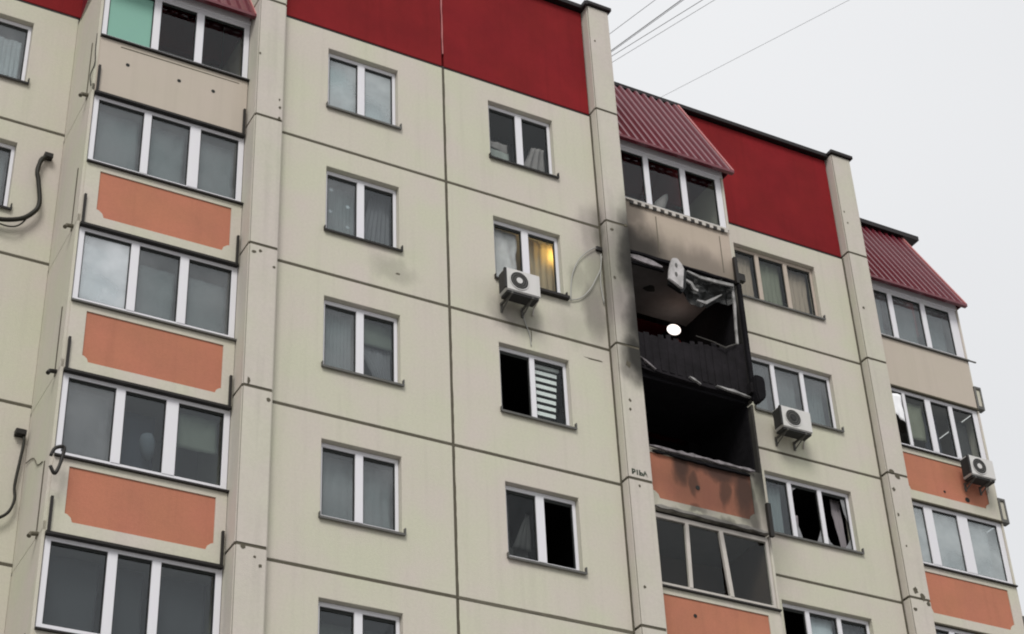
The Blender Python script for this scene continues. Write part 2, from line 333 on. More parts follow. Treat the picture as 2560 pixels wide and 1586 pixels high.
def window_unit(x0, x1, z0, z1, yw, mull, mw=.14, panes=None, sill='grey_metal', fm='pvc', setb=.105, room='room', room_h=.5, label=None, shade_h=.05, tilt=None):
    """frame set back in an opening; mull: centres as absolute x; panes: material name or None (glass missing) per light"""
    fy = yw + setb; fw = .065; n = len(mull) + 1; panes = panes or ['glass'] * n
    W = obj('window', MB().ring(x0 + .004, x1 - .004, z0 + .035, z1 - .004, x0 + fw, x1 - fw, z0 + .10, z1 - fw - .015, fy, fy + .07), fm, B, label=label, bevel=.006)
    ed = [x0 + fw]
    for c in mull:
        t = (tilt or {}).get(c, 0)
        wd = mw
        obj('mullion', MB().hexa([(c - wd / 2 + t, fy - .008, z0 + .09), (c + wd / 2 + t, fy - .008, z0 + .09), (c + wd / 2, fy - .008, z1 - fw + .01), (c - wd / 2, fy - .008, z1 - fw + .01),
                                   (c - wd / 2 + t, fy + .06, z0 + .09), (c + wd / 2 + t, fy + .06, z0 + .09), (c + wd / 2, fy + .06, z1 - fw + .01), (c - wd / 2, fy + .06, z1 - fw + .01)]), fm, W, bevel=.006)
        ed += [c - wd / 2, c + wd / 2]
    ed.append(x1 - fw)
    for i in range(n):
        a, b = ed[2 * i], ed[2 * i + 1]
        obj('gasket_shade', MB().ring(a - .004, b + .004, z0 + .096, z1 - fw + .004, a + .016, b - .022, z0 + .115, z1 - fw - shade_h - .02, fy + .022, fy + .05), 'gasket_shade', W)  # thin gasket at the sides; deep top band paints the shade there
        if panes[i]: obj('pane', MB().box(a + .01, b - .01, fy + .034, fy + .042, z0 + .105, z1 - fw - .02), panes[i], W)
    sl = MB().prism_yz([(yw - .055, z0 - .048), (yw - .055, z0 - .008), (fy, z0 + .03), (fy, z0 + .018), (yw - .04, z0 - .02), (yw - .04, z0 - .048)], x0 - .03, x1 + .04)
    sl.box(x1 + .025, x1 + .045, yw - .056, yw + .0, z0 - .03, z0 + .085); sl.box(x0 - .035, x0 - .018, yw - .056, yw, z0 - .03, z0 + .06)
    obj('sill', sl, sill, W)
    if room:
        d = 2.2; e = .45
        rx0, rx1, rz0, rz1, ry = x0 - e, x1 + e, z0 - .75, z1 + .28, yw + .31
        v = [(rx0, ry, rz0), (rx1, ry, rz0), (rx1, ry, rz1), (rx0, ry, rz1), (rx0, ry + d, rz0), (rx1, ry + d, rz0), (rx1, ry + d, rz1), (rx0, ry + d, rz1)]
        obj('room', MB().add(v, [(4, 5, 6, 7), (0, 4, 7, 3), (1, 2, 6, 5), (0, 1, 5, 4), (3, 7, 6, 2)]), room, W)
    return W

def curtain(x0, x1, z0, z1, y, m, label, name='curtain', cat='curtain', amp=.03, folds=9, gather=None, hem=None):
    """pleated cloth; gather(t) narrows it, hem(u) raises its lower edge"""
    nx, nz = folds * 6, 8; v = []; f = []
    for k in range(nz + 1):
        t = k / nz
        for i in range(nx + 1):
            u = i / nx; zb = z0 + (hem(u) if hem else 0); z = z1 + (zb - z1) * t
            a, b = (x0, x1) if not gather else gather(t)
            x = a + (b - a) * u
            nq = noise.noise(Vector((x * 3.1, z * 1.3, y * 9))); n2 = noise.noise(Vector((x * 8, z * 3.5, 7 + y)))
            v.append((x + (.03 * nq if 0 < i < nx else 0), y + amp * math.sin(u * folds * 2 * math.pi + 2.2 * nq + .6 * math.sin(3 * t)) * (.35 + .6 * t) * (.7 + .8 * n2) + .03 * n2, z))
    for k in range(nz):
        for i in range(nx): q = k * (nx + 1) + i; f.append((q, q + 1, q + nx + 2, q + nx + 1))
    mb = MB().add(v, f)
    o = obj(name, mb, m, smooth=True, label=label, cat=cat)
    md = o.modifiers.new('thick', 'SOLIDIFY'); md.thickness = .004
    return o

XL, XR, YC = -3.29, 3.27, 1.73
CX0, CX1 = 6.5, 10.75
LX0, LX1 = -10.9, -6.6
A1 = (-2.37, -.96); A2 = (.955, 2.365); WZ0, WZ1 = -1.88, -.47; CW = (7.78, 9.89); LW = (-9.5, -7.39)
# top red band, slightly lower row of panels etc.
for a, b in ((XL, 0), (0, XR)): panel(a, b, 0, 2.8, 0, m='red', name='red_panel')
panel(3.8, CX1, 0, 2.8, YC, m='red', name='red_panel'); panel(LX0, -3.8, 0, 2.8, YC, m='red', name='red_panel'); panel(11.3, 14.36, 0, 2.8, 3.46, m='red', name='red_panel')
obj('seam_strip', joint_strip(0, .35, 0, 2.8, -.002, .022, seed=4), 'edge_pink', B)
for k in range(NR):
    z1, z0 = -FH * k, -FH * (k + 1) if k < NR - 1 else G
    low = k > 5
    for (a, b, w_) in ((XL, 0, A1), (0, XR, A2)):
        panel(a, b, z0, z1, 0, None if low else (w_[0], w_[1], z1 + WZ0, z1 + WZ1))
    panel(CX0 - 2.6 if False else CX0, CX1, z0, z1, YC, None if low else (CW[0], CW[1], z1 + WZ0, z1 + WZ1 - .04))
    panel(LX0, LX1 + J, z0, z1, YC, None if low else (LW[0], LW[1], z1 + WZ0, z1 + WZ1 + .02))
    if k:
        obj('joint_sealant', joint_strip(XL, z1, 0, z1, .004, .052, 'sealant', seed=k), 'sealant', B)
        obj('joint_sealant', joint_strip(0, z1, XR, z1, .004 if k != 4 else -.003, .052, 'sealant', seed=k + 9), 'sealant' if k != 4 else 'sealant_light', B)
        obj('joint_sealant', joint_strip(CX0, z1, CX1, z1, YC + .004, .046, seed=20 + k), 'sealant', B)
        obj('joint_sealant', joint_strip(LX0, z1, LX1, z1, YC + .004, .05, seed=40 + k), 'sealant', B)
for k in range(6): obj('joint_sealant', joint_strip(0, -FH * k - .03, 0, -FH * (k + 1) + .03, .005, .05, seed=60 + k), 'sealant', B)
obj('joint_sealant', joint_strip(XL + .01, .0, XR, .0, .012, .05, seed=1), 'cap_metal', B)
for x0_, x1_, y_ in ((CX0 - .1, CX1, YC), (LX0, LX1 + .1, YC)): obj('joint_sealant', joint_strip(x0_, 0, x1_, 0, y_ + .012, .05, seed=3), 'cap_metal', B)
obj('joint_sealant', joint_strip(XR - .012, 0, XR - .012, G + 9, -.012, .03, seed=81), 'sealant', B)
obj('joint_sealant', joint_strip(CX1 - .012, 0, CX1 - .012, G + 9, YC - .012, .035, seed=82), 'sealant', B)

# pillars (ends of the cross walls), one segment per storey
def pillar(x0, x1, y0, y1, top):
    zs = [top] + [-FH * k + .06 for k in range(NR)] + [G]
    for i in range(len(zs) - 1):
        obj('pillar_segment', MB().box(x0, x1, y0, y1, zs[i + 1] + .006, zs[i] - .006), 'pillar', B, bevel=.022)
    obj('pillar_joint', MB().box(x0 + .02, x1 - .02, y0 + .01, y1 - .02, G + .02, top - .05), 'sealant', B)
    obj('roof_cap', MB().box(x0 - .03, x1 + .05, y0 - .06, y1 + .05, top, top + .085), 'cap_metal', B, bevel=.006)
pillar(-3.82, -3.30, -.2, 1.72, 2.86); pillar(3.275, 3.79, -.2, 1.72, 2.86); pillar(10.76, 11.3, 1.53, 3.44, 2.86); pillar(-11.45, -10.91, 1.53, 3.44, 2.86)
for a, b, y in ((XL, XR, 0), (3.8, CX1 - .02, YC), (LX0, -3.83, YC), (11.3, 14.36, 3.46)):
    obj('roof_cap', MB().box(a, b, y - .12, y + .4, 2.8, 2.905), 'cap_metal', B, bevel=.006)
obj('roof_cap', MB().box(3.19, 3.26, -.27, .02, 2.81, 2.9), 'cap_metal', B)
# mass of the house behind the rooms
obj('rear_body', MB().box(-11.4, 14.3, 4.6, 13, G, 2.75), 'concrete', B)
obj('roof_slab', MB().box(-3.79, 3.77, .33, 4.55, 2.55, 2.78), 'concrete', B)
for a, b, y in ((3.81, 11.28, YC + .33), (-11.4, -3.83, YC + .33), (11.32, 14.3, 3.8)): obj('roof_slab', MB().box(a, b, y, 4.55, 2.55, 2.775), 'concrete', B)
for k in range(NR + 1):
    z1 = 2.8 - FH * k; z0 = z1 - FH if k < NR else G
    obj('end_panel', MB().box(14.1, 14.36, 3.76, 13, z0 + J, z1 - J), 'cream', B, bevel=.01)

# loggias ------------------------------------------------------------------
def inset_poly(x0, x1, z0, z1, c=.12):
    q = random.Random(int(x0 * 31 + z0 * 17)); c *= q.uniform(.8, 1.2); x0 += q.uniform(-.015, .015); x1 += q.uniform(-.015, .015); z0 += q.uniform(-.012, .012)
    # rectangle with scooped lower corners
    pts = [(x0, z1), (x0, z0 + c)]
    pts += [(x0 + c * .30, z0 + c * .92), (x0 + c * .75, z0 + c * .55), (x0 + c * .95, z0)]
    pts += [(x1 - c * .95, z0), (x1 - c * .75, z0 + c * .55), (x1 - c * .30, z0 + c * .92), (x1, z0 + c), (x1, z1)]
    return pts[::-1]
def rim_with_inset(x0, x1, z0, z1, ins, y0, y1):
    """front face of a parapet with the inset cut through the outer skin"""
    m = MB(); n = len(ins); out = []
    cx, cz = (x0 + x1) / 2, (z0 + z1) / 2
    for (x, z) in ins:   # project each inset point to the outer rectangle
        tx = (x1 if x > cx else x0); tz = (z1 if z > cz else z0)
        out.append((x, z, tx, tz))
    a = [(x0, z1), (x1, z1), (x1, z0), (x0, z0)]
    v = [(x, y0, z) for x, z in ins] + [(x, y1, z) for x, z in ins] + [(x, y0, z) for x, z in a]
    O = 2 * n
    f = [(i, (i + 1) % n, n + (i + 1) % n, n + i) for i in range(n)]
    # ins order: starts top-right going down the right side, along the bottom, up the left side
    # n == 10 : 0 TR,1 R low,2,3,4 bottom right,5 bottom left,6,7,8 L low,9 TL
    f += [(9, 0, O + 1, O), (0, 1, O + 2, O + 1), (1, 2, O + 2), (2, 3, O + 2), (3, 4, O + 2), (4, 5, O + 3, O + 2), (5, 6, O + 3), (6, 7, O + 3), (7, 8, O + 3), (8, 9, O, O + 3)]
    m.add(v, f)
    return m
def parapet(x0, x1, k, y, style, ins, label=None, mp='cream'):
    zt, zb = -1.70 - FH * k, -2.95 - FH * k
    if style == 'plain':
        P = obj('parapet', MB().box(x0, x1, y, y + .09, zb, zt), mp, B, bevel=.012, label=label)
        return P
    pts = inset_poly(ins[0], ins[1], -2.74 - FH * k, -1.82 - FH * k)
    mb = rim_with_inset(x0, x1, zb, zt, pts, y, y + .03)
    mb.box(x0, x1, y + .031, y + .1, zb, zt)
    mb.add([(x0, y, zb), (x1, y, zb), (x1, y + .031, zb), (x0, y + .031, zb), (x0, y, zt), (x1, y, zt), (x1, y + .031, zt), (x0, y + .031, zt)], [(0, 1, 2, 3), (4, 7, 6, 5), (0, 3, 7, 4), (1, 5, 6, 2)])
    P = obj('parapet', mb, mp, B, label=label)
    q = [(x + (.006 if x < (ins[0] + ins[1]) / 2 else -.006), z) for x, z in pts]
    obj('inset_panel', MB().prism_xz([(x, z) for x, z in pts], y + .02, y + .0305), style, P)
    return P
def slab(x0, x1, k, y0, y1, m='concrete'):
    obj('floor_slab', MB().box(x0, x1, y0 + .102, y1, -2.95 - FH * k, -2.80 - FH * k), m, B)
def loggia_walls(x0, x1, k, y1, m, side=True):
    zt, zb = -.15 - FH * k, -2.80 - FH * k
    obj('loggia_back_wall', MB().box(x0, x1, y1 - .02, y1 + .12, zb, zt), m, B)
def glazing(x0, x1, k, y, mull, mw=.12, panes=None, shade_h=.04, fm='pvc', label=None, zt=-.17, zb=-1.66, tilt=None, fwl=.09, fwr=.1, trim='black_metal'):
    zt -= FH * k; zb -= FH * k; fy = y + .05; n = len(mull) + 1; panes = panes or ['glass_painted_sheen'] * n
    W = obj('loggia_glazing', MB().ring(x0, x1, zb, zt, x0 + fwl, x1 - fwr, zb + .09, zt - .09, fy, fy + .07), fm, B, label=label, bevel=.006)
    ed = [x0 + fwl]
    for i, c in enumerate(mull):
        wd = mw[i] if isinstance(mw, (list, tuple)) else mw
        t = (tilt or [0] * 9)[i]
        obj('mullion', MB().hexa([(c - wd / 2 + t, fy - .008, zb + .08), (c + wd / 2 + t, fy - .008, zb + .08), (c + wd / 2, fy - .008, zt - .08), (c - wd / 2, fy - .008, zt - .08),
                                   (c - wd / 2 + t, fy + .06, zb + .08), (c + wd / 2 + t, fy + .06, zb + .08), (c + wd / 2, fy + .06, zt - .08), (c - wd / 2, fy + .06, zt - .08)]), fm, W, bevel=.006)
        ed += [c - wd / 2, c + wd / 2]
    ed.append(x1 - fwr)
    for i in range(n):
        a, b = ed[2 * i], ed[2 * i + 1]
        if not tilt: obj('gasket_shade', MB().ring(a - .004, b + .004, zb + .086, zt - .086, a + .014, b - .018, zb + .104, zt - .09 - shade_h, fy + .02, fy + .05), 'gasket_shade', W)  # gasket with a deeper top band that paints in shade
        if panes[i]: obj('pane', MB().box(a, b, fy + .034, fy + .042, zb + .088, zt - .088), panes[i], W)
    if trim: obj('sill', MB().prism_yz([(y - .05, zb - .045), (y - .05, zb - .015), (fy, zb + .0), (fy + .06, zb), (fy + .06, zb - .045)], x0 - .02, x1 + .02), trim, W)
    return W
def corner_bars(P, x0, x1, k, y, both=(1, 1), bottom=True):
    zb = -2.95 - FH * k
    if both[0]: obj('corner_bar', MB().box(x0 + .015, x0 + .055, y - .05, y - .004, zb - .02, zb + .56), 'black_metal', P)
    if both[1]: obj('corner_bar', MB().box(x1 - .07, x1 - .03, y - .05, y - .004, zb - .02, zb + .56), 'black_metal', P)
    if bottom: obj('bottom_bar', MB().box(x0, x1 - .02, y - .045, y + .06, zb - .05, zb - .008), 'black_metal', P)

# left stack ----------------------------------------------------------------
bx0, bx1, by = -6.55, -3.83, .2
mulls = {0: (-5.57, -4.77), 1: (-5.575, -4.72), 2: (-5.59, -4.75), 3: (-5.615, -4.78), 4: (-5.52, -4.85), 5: (-5.55, -4.8)}
mws = {0: (.13, .14), 1: (.13, .19), 2: (.14, .15), 3: (.15, .20), 4: (.15, .14), 5: .14}
pn = {0: ['panel_mint', 'glass_clear', 'glass_clear'], 1: ['glass_painted_sheen'] * 3, 2: ['glass_painted_sky', 'glass_painted_sheen', 'glass_painted_sheen'], 3: ['glass_painted_sheen', 'glass', 'glass'], 4: ['glass', 'glass', 'glass'], 5: ['glass'] * 3}
for k in range(6):
    glazing(bx0 + .02, bx1, k, by, mulls[k], mws[k], pn[k], trim=('grey_metal' if k == 2 else 'black_metal'), shade_h=.05, label='glazing with a mint green board in its first light' if k == 0 else None, zt=-.17 - (.12 if k == 0 else 0))
    P = parapet(bx0, bx1, k, by, 'plain' if k == 0 else 'orange', (-6.3, -4.02), mp='beige_pale' if k == 0 else 'cream', label='plain beige parapet with three drilled holes' if k == 0 else None)
    corner_bars(P, bx0, bx1, k, by)
    if k == 0:
        for hx in (-6.03, -5.1, -4.47): obj('drain_hole', MB().disc((hx, -2.17), .035, by - .006, by + .01, 12), 'gasket_shade', P)
        if k == 0: obj('seam_shade_line', strip([(-6.18, -1.80), (-5, -1.80), (-4.0, -1.80)], [(-6.18, -1.822), (-5, -1.818), (-4.0, -1.815)], by - .004, by + .01), 'sealant_light', P)  # thin shadow line below the parapet top, drawn as a dark strip
    slab(bx0, bx1, k, by, YC)
    loggia_walls(bx0, bx1, k, YC, 'ceiling_white')
    # parapet return at the left side and a bit of pipe under it
    obj('side_joint', MB().box(bx0 - .062, bx0 - .052, .48, .51, -2.95 - FH * k, -1.65 - FH * k), 'sealant', P)
    obj('drain_pipe', MB().tube([(bx0 - .02, .42, -2.90 - FH * k), (bx0 - .16, .40, -2.93 - FH * k), (bx0 - .19, .38, -2.99 - FH * k)], .035, 8), 'black_metal' if k == 2 else 'sealant_light', P)
for k in range(6, NR):
    obj('parapet', MB().box(bx0, bx1, by, by + .1, -2.95 - FH * k, -1.7 - FH * k), 'orange', B); slab(bx0, bx1, k, by, YC)
# outer return wall of the left stack, seen from the side
for k in range(NR):
    z1 = -.17 - FH * k; z0 = -2.95 - FH * k
    if k == NR - 1: z0 = G
    pts = [(.22, z0 + .015), (YC - .005, z0 + .015), (YC - .005, z1 - .015), (.22, z1 - .015)]
    if k == 0: pts = [(.22, z0 + .015), (YC - .005, z0 + .015), (YC - .005, -.19), (.3, .35), (.22, .2)]
    pts = [(y + (.08 if y > 1 else 0), z + (.012 if z < z0 + .1 else 0)) for y, z in pts]
    obj('side_wall', MB().prism_yz(pts, bx0 - .05, bx0 - .001), 'cream', B)
    if k: obj('side_wall_strip', MB().box(bx0 - .046, bx0 - .001, .22, YC - .006, z1 - .02, z1 + .19), 'cream', B)

# corrugated roofs over the top loggias
def corr_roof(x0, x1, y0, z0, y1, z1, pitch=.2, dep=.055):
    prof = []; x = x0
    while x < x1 - .01:
        for dx, h in ((0, 0), (.105, 0), (.125, 1), (.175, 1)):
            if x + dx <= x1: prof.append((x + dx, h * dep))
        x += pitch
    prof.append((x1, 0))
    L = math.hypot(y1 - y0, z1 - z0); ny, nz = -(z1 - z0) / L, (y1 - y0) / L
    n = len(prof); v = []
    for (yy, zz) in ((y0, z0), (y1, z1)):
        for x, h in prof: v.append((x, yy + ny * h, zz + nz * h))
    for (yy, zz) in ((y0, z0), (y1, z1)):
        for x, h in prof: v.append((x, yy + ny * (h - .012), zz + nz * (h - .012)))
    f = []
    for i in range(n - 1):
        f += [(i, i + 1, n + i + 1, n + i), (2 * n + i, 3 * n + i, 3 * n + i + 1, 2 * n + i + 1), (i, 2 * n + i, 2 * n + i + 1, i + 1), (n + i, n + i + 1, 3 * n + i + 1, 3 * n + i)]
    f += [(0, n, 3 * n, 2 * n), (n - 1, 3 * n - 1, 4 * n - 1, 2 * n - 1)]
    RF = obj('corrugated_roof', MB().add(v, f), 'burgundy', B)
    # gable sheets and edge trims
    for gx, s in ((x0 + .02, 1), (x1 - .03, 1)):
        obj('gable_sheet', MB().prism_yz([(y0 + .1, z0 + .02), (y1 - .03, z0 + .02 if gx > x0 + .1 else -.2), (y1 - .03, z1 - .06)], gx, gx + .012), 'burgundy', RF)
    obj('eave_flashing', MB().box(x0 - .01, x1 + .02, y0 - .07, y0 - .055, z0 - .05, z0 + .012).box(x0 - .01, x1 + .02, y0 - .0549, y0 + .02, z0 - .05, z0 - .035), 'burgundy', RF)
    def bar(xa, xb, o, m_):
        obj('edge_trim', MB().add([(xa, y0 + ny * o[0], z0 + nz * o[0]), (xb, y0 + ny * o[0], z0 + nz * o[0]), (xb, y1 + ny * o[0], z1 + nz * o[0]), (xa, y1 + ny * o[0], z1 + nz * o[0]),
                                  (xa, y0 + ny * o[1], z0 + nz * o[1]), (xb, y0 + ny * o[1], z0 + nz * o[1]), (xb, y1 + ny * o[1], z1 + nz * o[1]), (xa, y1 + ny * o[1], z1 + nz * o[1])],
                                 [(0, 1, 2, 3), (4, 7, 6, 5), (0, 4, 5, 1), (1, 5, 6, 2), (2, 6, 7, 3), (3, 7, 4, 0)]), m_, RF)
    bar(x1 - .01, x1 + .035, (dep + .012, -.04), 'edge_pink'); bar(x0 - .02, x0 + .01, (dep + .01, -.04), 'burgundy')
    return RF
corr_roof(-6.62, -3.83, .03, -.26, 1.62, 2.76)
corr_roof(3.80, 6.62, .03, -.26, 1.62, 2.76)
corr_roof(11.31, 14.16, 1.75, -.26, 3.36, 2.76)
for a, b, y in ((-6.55, -3.83, .2), (3.8, 6.5, .2), (11.31, 14.05, 1.92)):
    obj('eave_board', MB().box(a, b, y + .0, y + .05, -.30, -.16), 'pvc', B)
obj('roof_cap', MB().box(11.31, 14.62, 3.2, 3.5, 2.75, 2.87), 'cap_metal', B)

# middle stack (the burnt one) ------------------------------------------------
mx0, mx1 = 3.80, 6.48
GL0 = glazing(mx0, mx1, 0, .2, (4.66, 5.54), (.12, .13), ['glass_clear', 'glass_clear', 'glass_clear'], zt=-.28, trim=None, fwr=.14, fwl=.2)
tr = MB()
tr.box(mx0 + .25, mx1, .165, .25, -1.70, -1.655)
obj('sill', tr, 'pvc_old', GL0, bevel=.006)
tb = MB(); tc_ = MB()
for i in range(13):
    x = 4.12 + i * .178
    tb.box(x, x + .085, .155, .175, -1.79, -1.735)
    obj('trim_tooth', MB().box(x + .09, x + .172, .15, .178, -1.78, -1.712), 'pvc_old', GL0); obj('trim_slot', tb, 'black_metal', GL0); tb = MB()
P0 = parapet(mx0, mx1, 0, .2, 'plain', None, mp='beige', label='beige parapet blackened along its lower edge')
for xs in (4.72, 6.22): obj('seam_shade_line', MB().box(xs, xs + .014, .193, .2, -2.80, -1.9), 'sealant_light', P0)
obj('corner_bar', MB().box(6.43, 6.5, .08, .15, -3.05, -2.42), 'black_metal', P0); obj('corner_bracket', MB().box(6.5, 6.66, .1, .2, -2.95, -2.78), 'black_metal', P0)
obj('bottom_bar', strip([(3.8 + .27 * i, -2.955 + random.uniform(-.012, .012)) for i in range(11)], [(3.8 + .27 * i, -3.01 + random.uniform(-.02, .02)) for i in range(11)], .15, .24), 'char', P0)
slab(mx0, mx1, 0, .2, YC + .2, 'char_ceiling')
for k in (1, 2):
    for nm, b_ in (('loggia_back_wall', (mx0, 5.1, YC + .2, YC + .35)), ('loggia_back_wall', (6.2, 7.3, YC + .2, YC + .35))):
        obj(nm, MB().box(b_[0], b_[1], b_[2], b_[3], -2.8 - FH * k, -.15 - FH * k), 'char', B)
    obj('burnt_room', MB().add([(4.4, YC + .36, -2.8 - FH * k), (7.2, YC + .36, -2.8 - FH * k), (7.2, YC + .36, -.15 - FH * k), (4.4, YC + .36, -.15 - FH * k),
                                 (4.4, 4.4, -2.8 - FH * k), (7.2, 4.4, -2.8 - FH * k), (7.2, 4.4, -.15 - FH * k), (4.4, 4.4, -.15 - FH * k)], [(4, 5, 6, 7), (0, 4, 7, 3), (1, 2, 6, 5), (0, 1, 5, 4), (3, 7, 6, 2)]), 'room_ember' if k == 1 else 'room_dark', B)
    obj('loggia_liner', MB().box(mx0, mx0 + .03, .32, YC + .19, -2.8 - FH * k, -.16 - FH * k), 'char', B)
    obj('loggia_liner', MB().box(mx1 - .05, mx1 - .02, .32, YC + .19, -2.8 - FH * k, -.16 - FH * k), 'char', B)
slab(mx0, mx1, 1, .2, YC + .2, 'char'); slab(mx0, mx1, 2, .2, YC, 'loggia_grey'); slab(mx0, mx1, 3, .2, YC)
# charred parapet of the burnt storey with a ragged pale lower edge
rnd = random.Random(5)
top = [(4.0 - .1, -4.82), (4.3, -4.84), (4.7, -4.82), (5.1, -4.80), (5.5, -4.72), (5.9, -4.68), (6.25, -4.52), (6.46, -4.42)]
bot = [(3.9, -5.6), (4.3, -5.66), (4.7, -5.68), (5.1, -5.66), (5.5, -5.68), (5.9, -5.66), (6.25, -5.68), (6.46, -5.7)]
P1 = obj('parapet', strip(top, bot, .2, .29), 'char_wall', B, label='charred black parapet of the burnt loggia')
rs = random.Random(12)
for i in range(14):
    x = 4.0 + i * .172 + rs.uniform(-.02, .02); zt_ = -4.86 + .02 * i + rs.uniform(-.05, .06); yo = rs.uniform(.004, .03)
    obj('charred_slat', MB().hexa([(x, .198 - yo, -5.58), (x + .11, .198 - yo * .5, -5.58), (x + .11 + rs.uniform(-.02, .02), .198 - yo, zt_ + rs.uniform(-.02, .02)), (x + rs.uniform(-.02, .02), .198 - yo * .3, zt_),
                                    (x, .199, -5.58), (x + .11, .199, -5.58), (x + .11, .199, zt_), (x, .199, zt_)]), 'char_wall', P1)
def rag(x0, x1, z0, z1, y, m, nm, par, wd=.05, seed=1, dx=.11):
    r_ = random.Random(seed); n = max(3, int((x1 - x0) / dx)); a = []; b = []
    for i in range(n + 1):
        t = i / n; x = x0 + (x1 - x0) * t; z = z0 + (z1 - z0) * t + r_.uniform(-.008, .008); h = wd * r_.uniform(.25, .75)
        if i in (0, n): h = wd * .15
        a.append((x, z + h)); b.append((x, z - h * .6))
    return obj(nm, strip(a, b, y, y + .05), m, par)
rag(4.02, 4.34, -5.42, -5.62, .15, 'burnt_edge', 'broken_edge', P1, .055, 1)
rag(4.34, 5.2, -5.64, -5.68, .17, 'char_wall', 'broken_edge', P1, .04, 2)
rag(5.08, 5.32, -5.58, -5.68, .14, 'burnt_plastic', 'broken_edge', P1, .05, 3)
rag(5.68, 6.44, -5.62, -5.68, .14, 'burnt_plastic', 'broken_edge', P1, .055, 4)
# lower end of the void: broken concrete sill above the scorched orange parapet
P2 = parapet(mx0, mx1, 2, .2, 'orange', (4.06, 6.22), label='orange parapet scorched and streaked with soot')
rag(4.02, 6.3, -7.33, -7.33, .13, 'burnt_edge', 'broken_sill', P2, .065, 7)
rag(4.1, 6.2, -7.40, -7.42, .16, 'char', 'broken_sill', P2, .06, 8)
obj('corner_bar', MB().box(6.43, 6.51, .08, .15, -8.66, -7.98), 'black_metal', P2)
obj('drain_hole', MB().disc((5.03, -7.93), .045, .212, .219, 12), 'gasket_shade', P2)
rag(4.05, 6.45, -8.53, -8.56, .16, 'concrete', 'bottom_bar', P2, .07, 9)
# third loggia of the stack keeps thin frames, one of them leaning
G3 = glazing(mx0, mx1, 3, .2, (4.73, 5.45), (.075, .085), ['glass_clear', 'glass_clear', 'glass_clear'], fm='pvc_old', zt=-.22, fwr=.06, fwl=.2, tilt=[-.04, .09], label='thin framed glazing with leaning bars')
P3 = parapet(mx0, mx1, 3, .2, 'orange', (4.06, 6.22)); obj('drain_hole', MB().disc((4.68, -2.12 - 8.4), .035, .212, .219, 12), 'gasket_shade', P3)
corner_bars(P3, mx0, mx1, 3, .2, (0, 1))
for xa in (mx0 + .002, mx1 - .03): obj('loggia_liner', MB().box(xa, xa + .028, .33, YC - .03, -2.8 - 8.4, -.16 - 8.4), 'loggia_brown', B)
obj('loggia_shelf', MB().box(mx0 + .05, 5.3, .5, .9, -1.5 - 8.4, -1.46 - 8.4), 'room_dark', B)
loggia_walls(mx0, mx1, 3, YC, 'loggia_brown'); loggia_walls(mx0, mx1, 0, YC, 'room')
for k in (4, 5):
    glazing(mx0, mx1, k, .2, (4.7, 5.5), .12, None); parapet(mx0, mx1, k, .2, 'orange', (4.06, 6.22)); slab(mx0, mx1, k, .2, YC); loggia_walls(mx0, mx1, k, YC, 'room')
for k in range(6, NR):
    obj('parapet', MB().box(mx0, mx1, .2, .3, -2.95 - FH * k, -1.7 - FH * k), 'orange', B)
for k in range(NR):
    z0 = -2.95 - FH * k if k < NR - 1 else G
    obj('side_wall', MB().box(mx1 + .001, mx1 + .05, .22, YC - .005, z0 + .012, -.17 - FH * k - .012), 'pillar', B, bevel=.01)
obj('corner_bar', MB().box(6.46, 6.54, .1, .17, -5.75, -3.05), 'char', B)

# right stack ------------------------------------------------------------------
dx0, dx1, dy = 11.31, 14.06, 1.92
DM = {0: ((12.14, 13.07), (.13, .13)), 1: ((12.0, 12.66, 13.29), (.08, .15, .11)), 2: ((12.08, 12.99), (.22, .27)), 3: ((12.1, 13.0), (.14, .14)), 4: ((12.1, 13.0), (.14, .14)), 5: ((12.1, 13.0), (.14, .14))}
DP = {0: ['glass_painted_sheen'] * 3, 1: [None, 'glass_clear', 'glass_clear', 'glass_clear'], 2: ['glass_pale'] * 3, 3: ['glass'] * 3, 4: ['glass'] * 3, 5: ['glass'] * 3}
for k in range(6):
    glazing(dx0, dx1, k, dy, DM[k][0], DM[k][1], DP[k], fwl=.12, fwr=.22 if k == 0 else .13, zt=-.17 - (.12 if k == 0 else 0), fm='pvc', trim='black_metal' if k else 'grey_metal')
    P = parapet(dx0, dx1, k, dy, 'orange' if k else 'plain', (11.55, 13.8), mp='cream' if k else 'beige_pale')
    slab(dx0, dx1, k, dy, 3.44); loggia_walls(dx0, dx1, k, 3.44, 'ceiling_white')
    obj('bottom_bar', MB().box(dx0 + .1, dx1, dy - .03, dy + .07, -2.99 - FH * k, -2.958 - FH * k), 'sealant', P)
    if k == 1:
        for hx, hz, r_ in ((12.62, -2.56, .03), (13.22, -2.62, .06)): obj('drain_hole', MB().disc((hx, hz - FH), r_, dy + .012, dy + .019, 12), 'gasket_shade', P)
    if k == 0: obj('sill_end', MB().box(dx1, dx1 + .22, dy - .04, dy - .01, -1.70, -1.675), 'grey_metal', P)
for k in range(6, NR): obj('parapet', MB().box(dx0, dx1, dy, dy + .1, -2.95 - FH * k, -1.7 - FH * k), 'orange', B)
for k in range(NR):
    z0 = -2.95 - FH * k if k < NR - 1 else G
    obj('side_wall', MB().box(dx1 + .001, dx1 + .05, dy + .02, 3.45, z0 + .012, -.17 - FH * k - .012), 'pillar', B, bevel=.01)

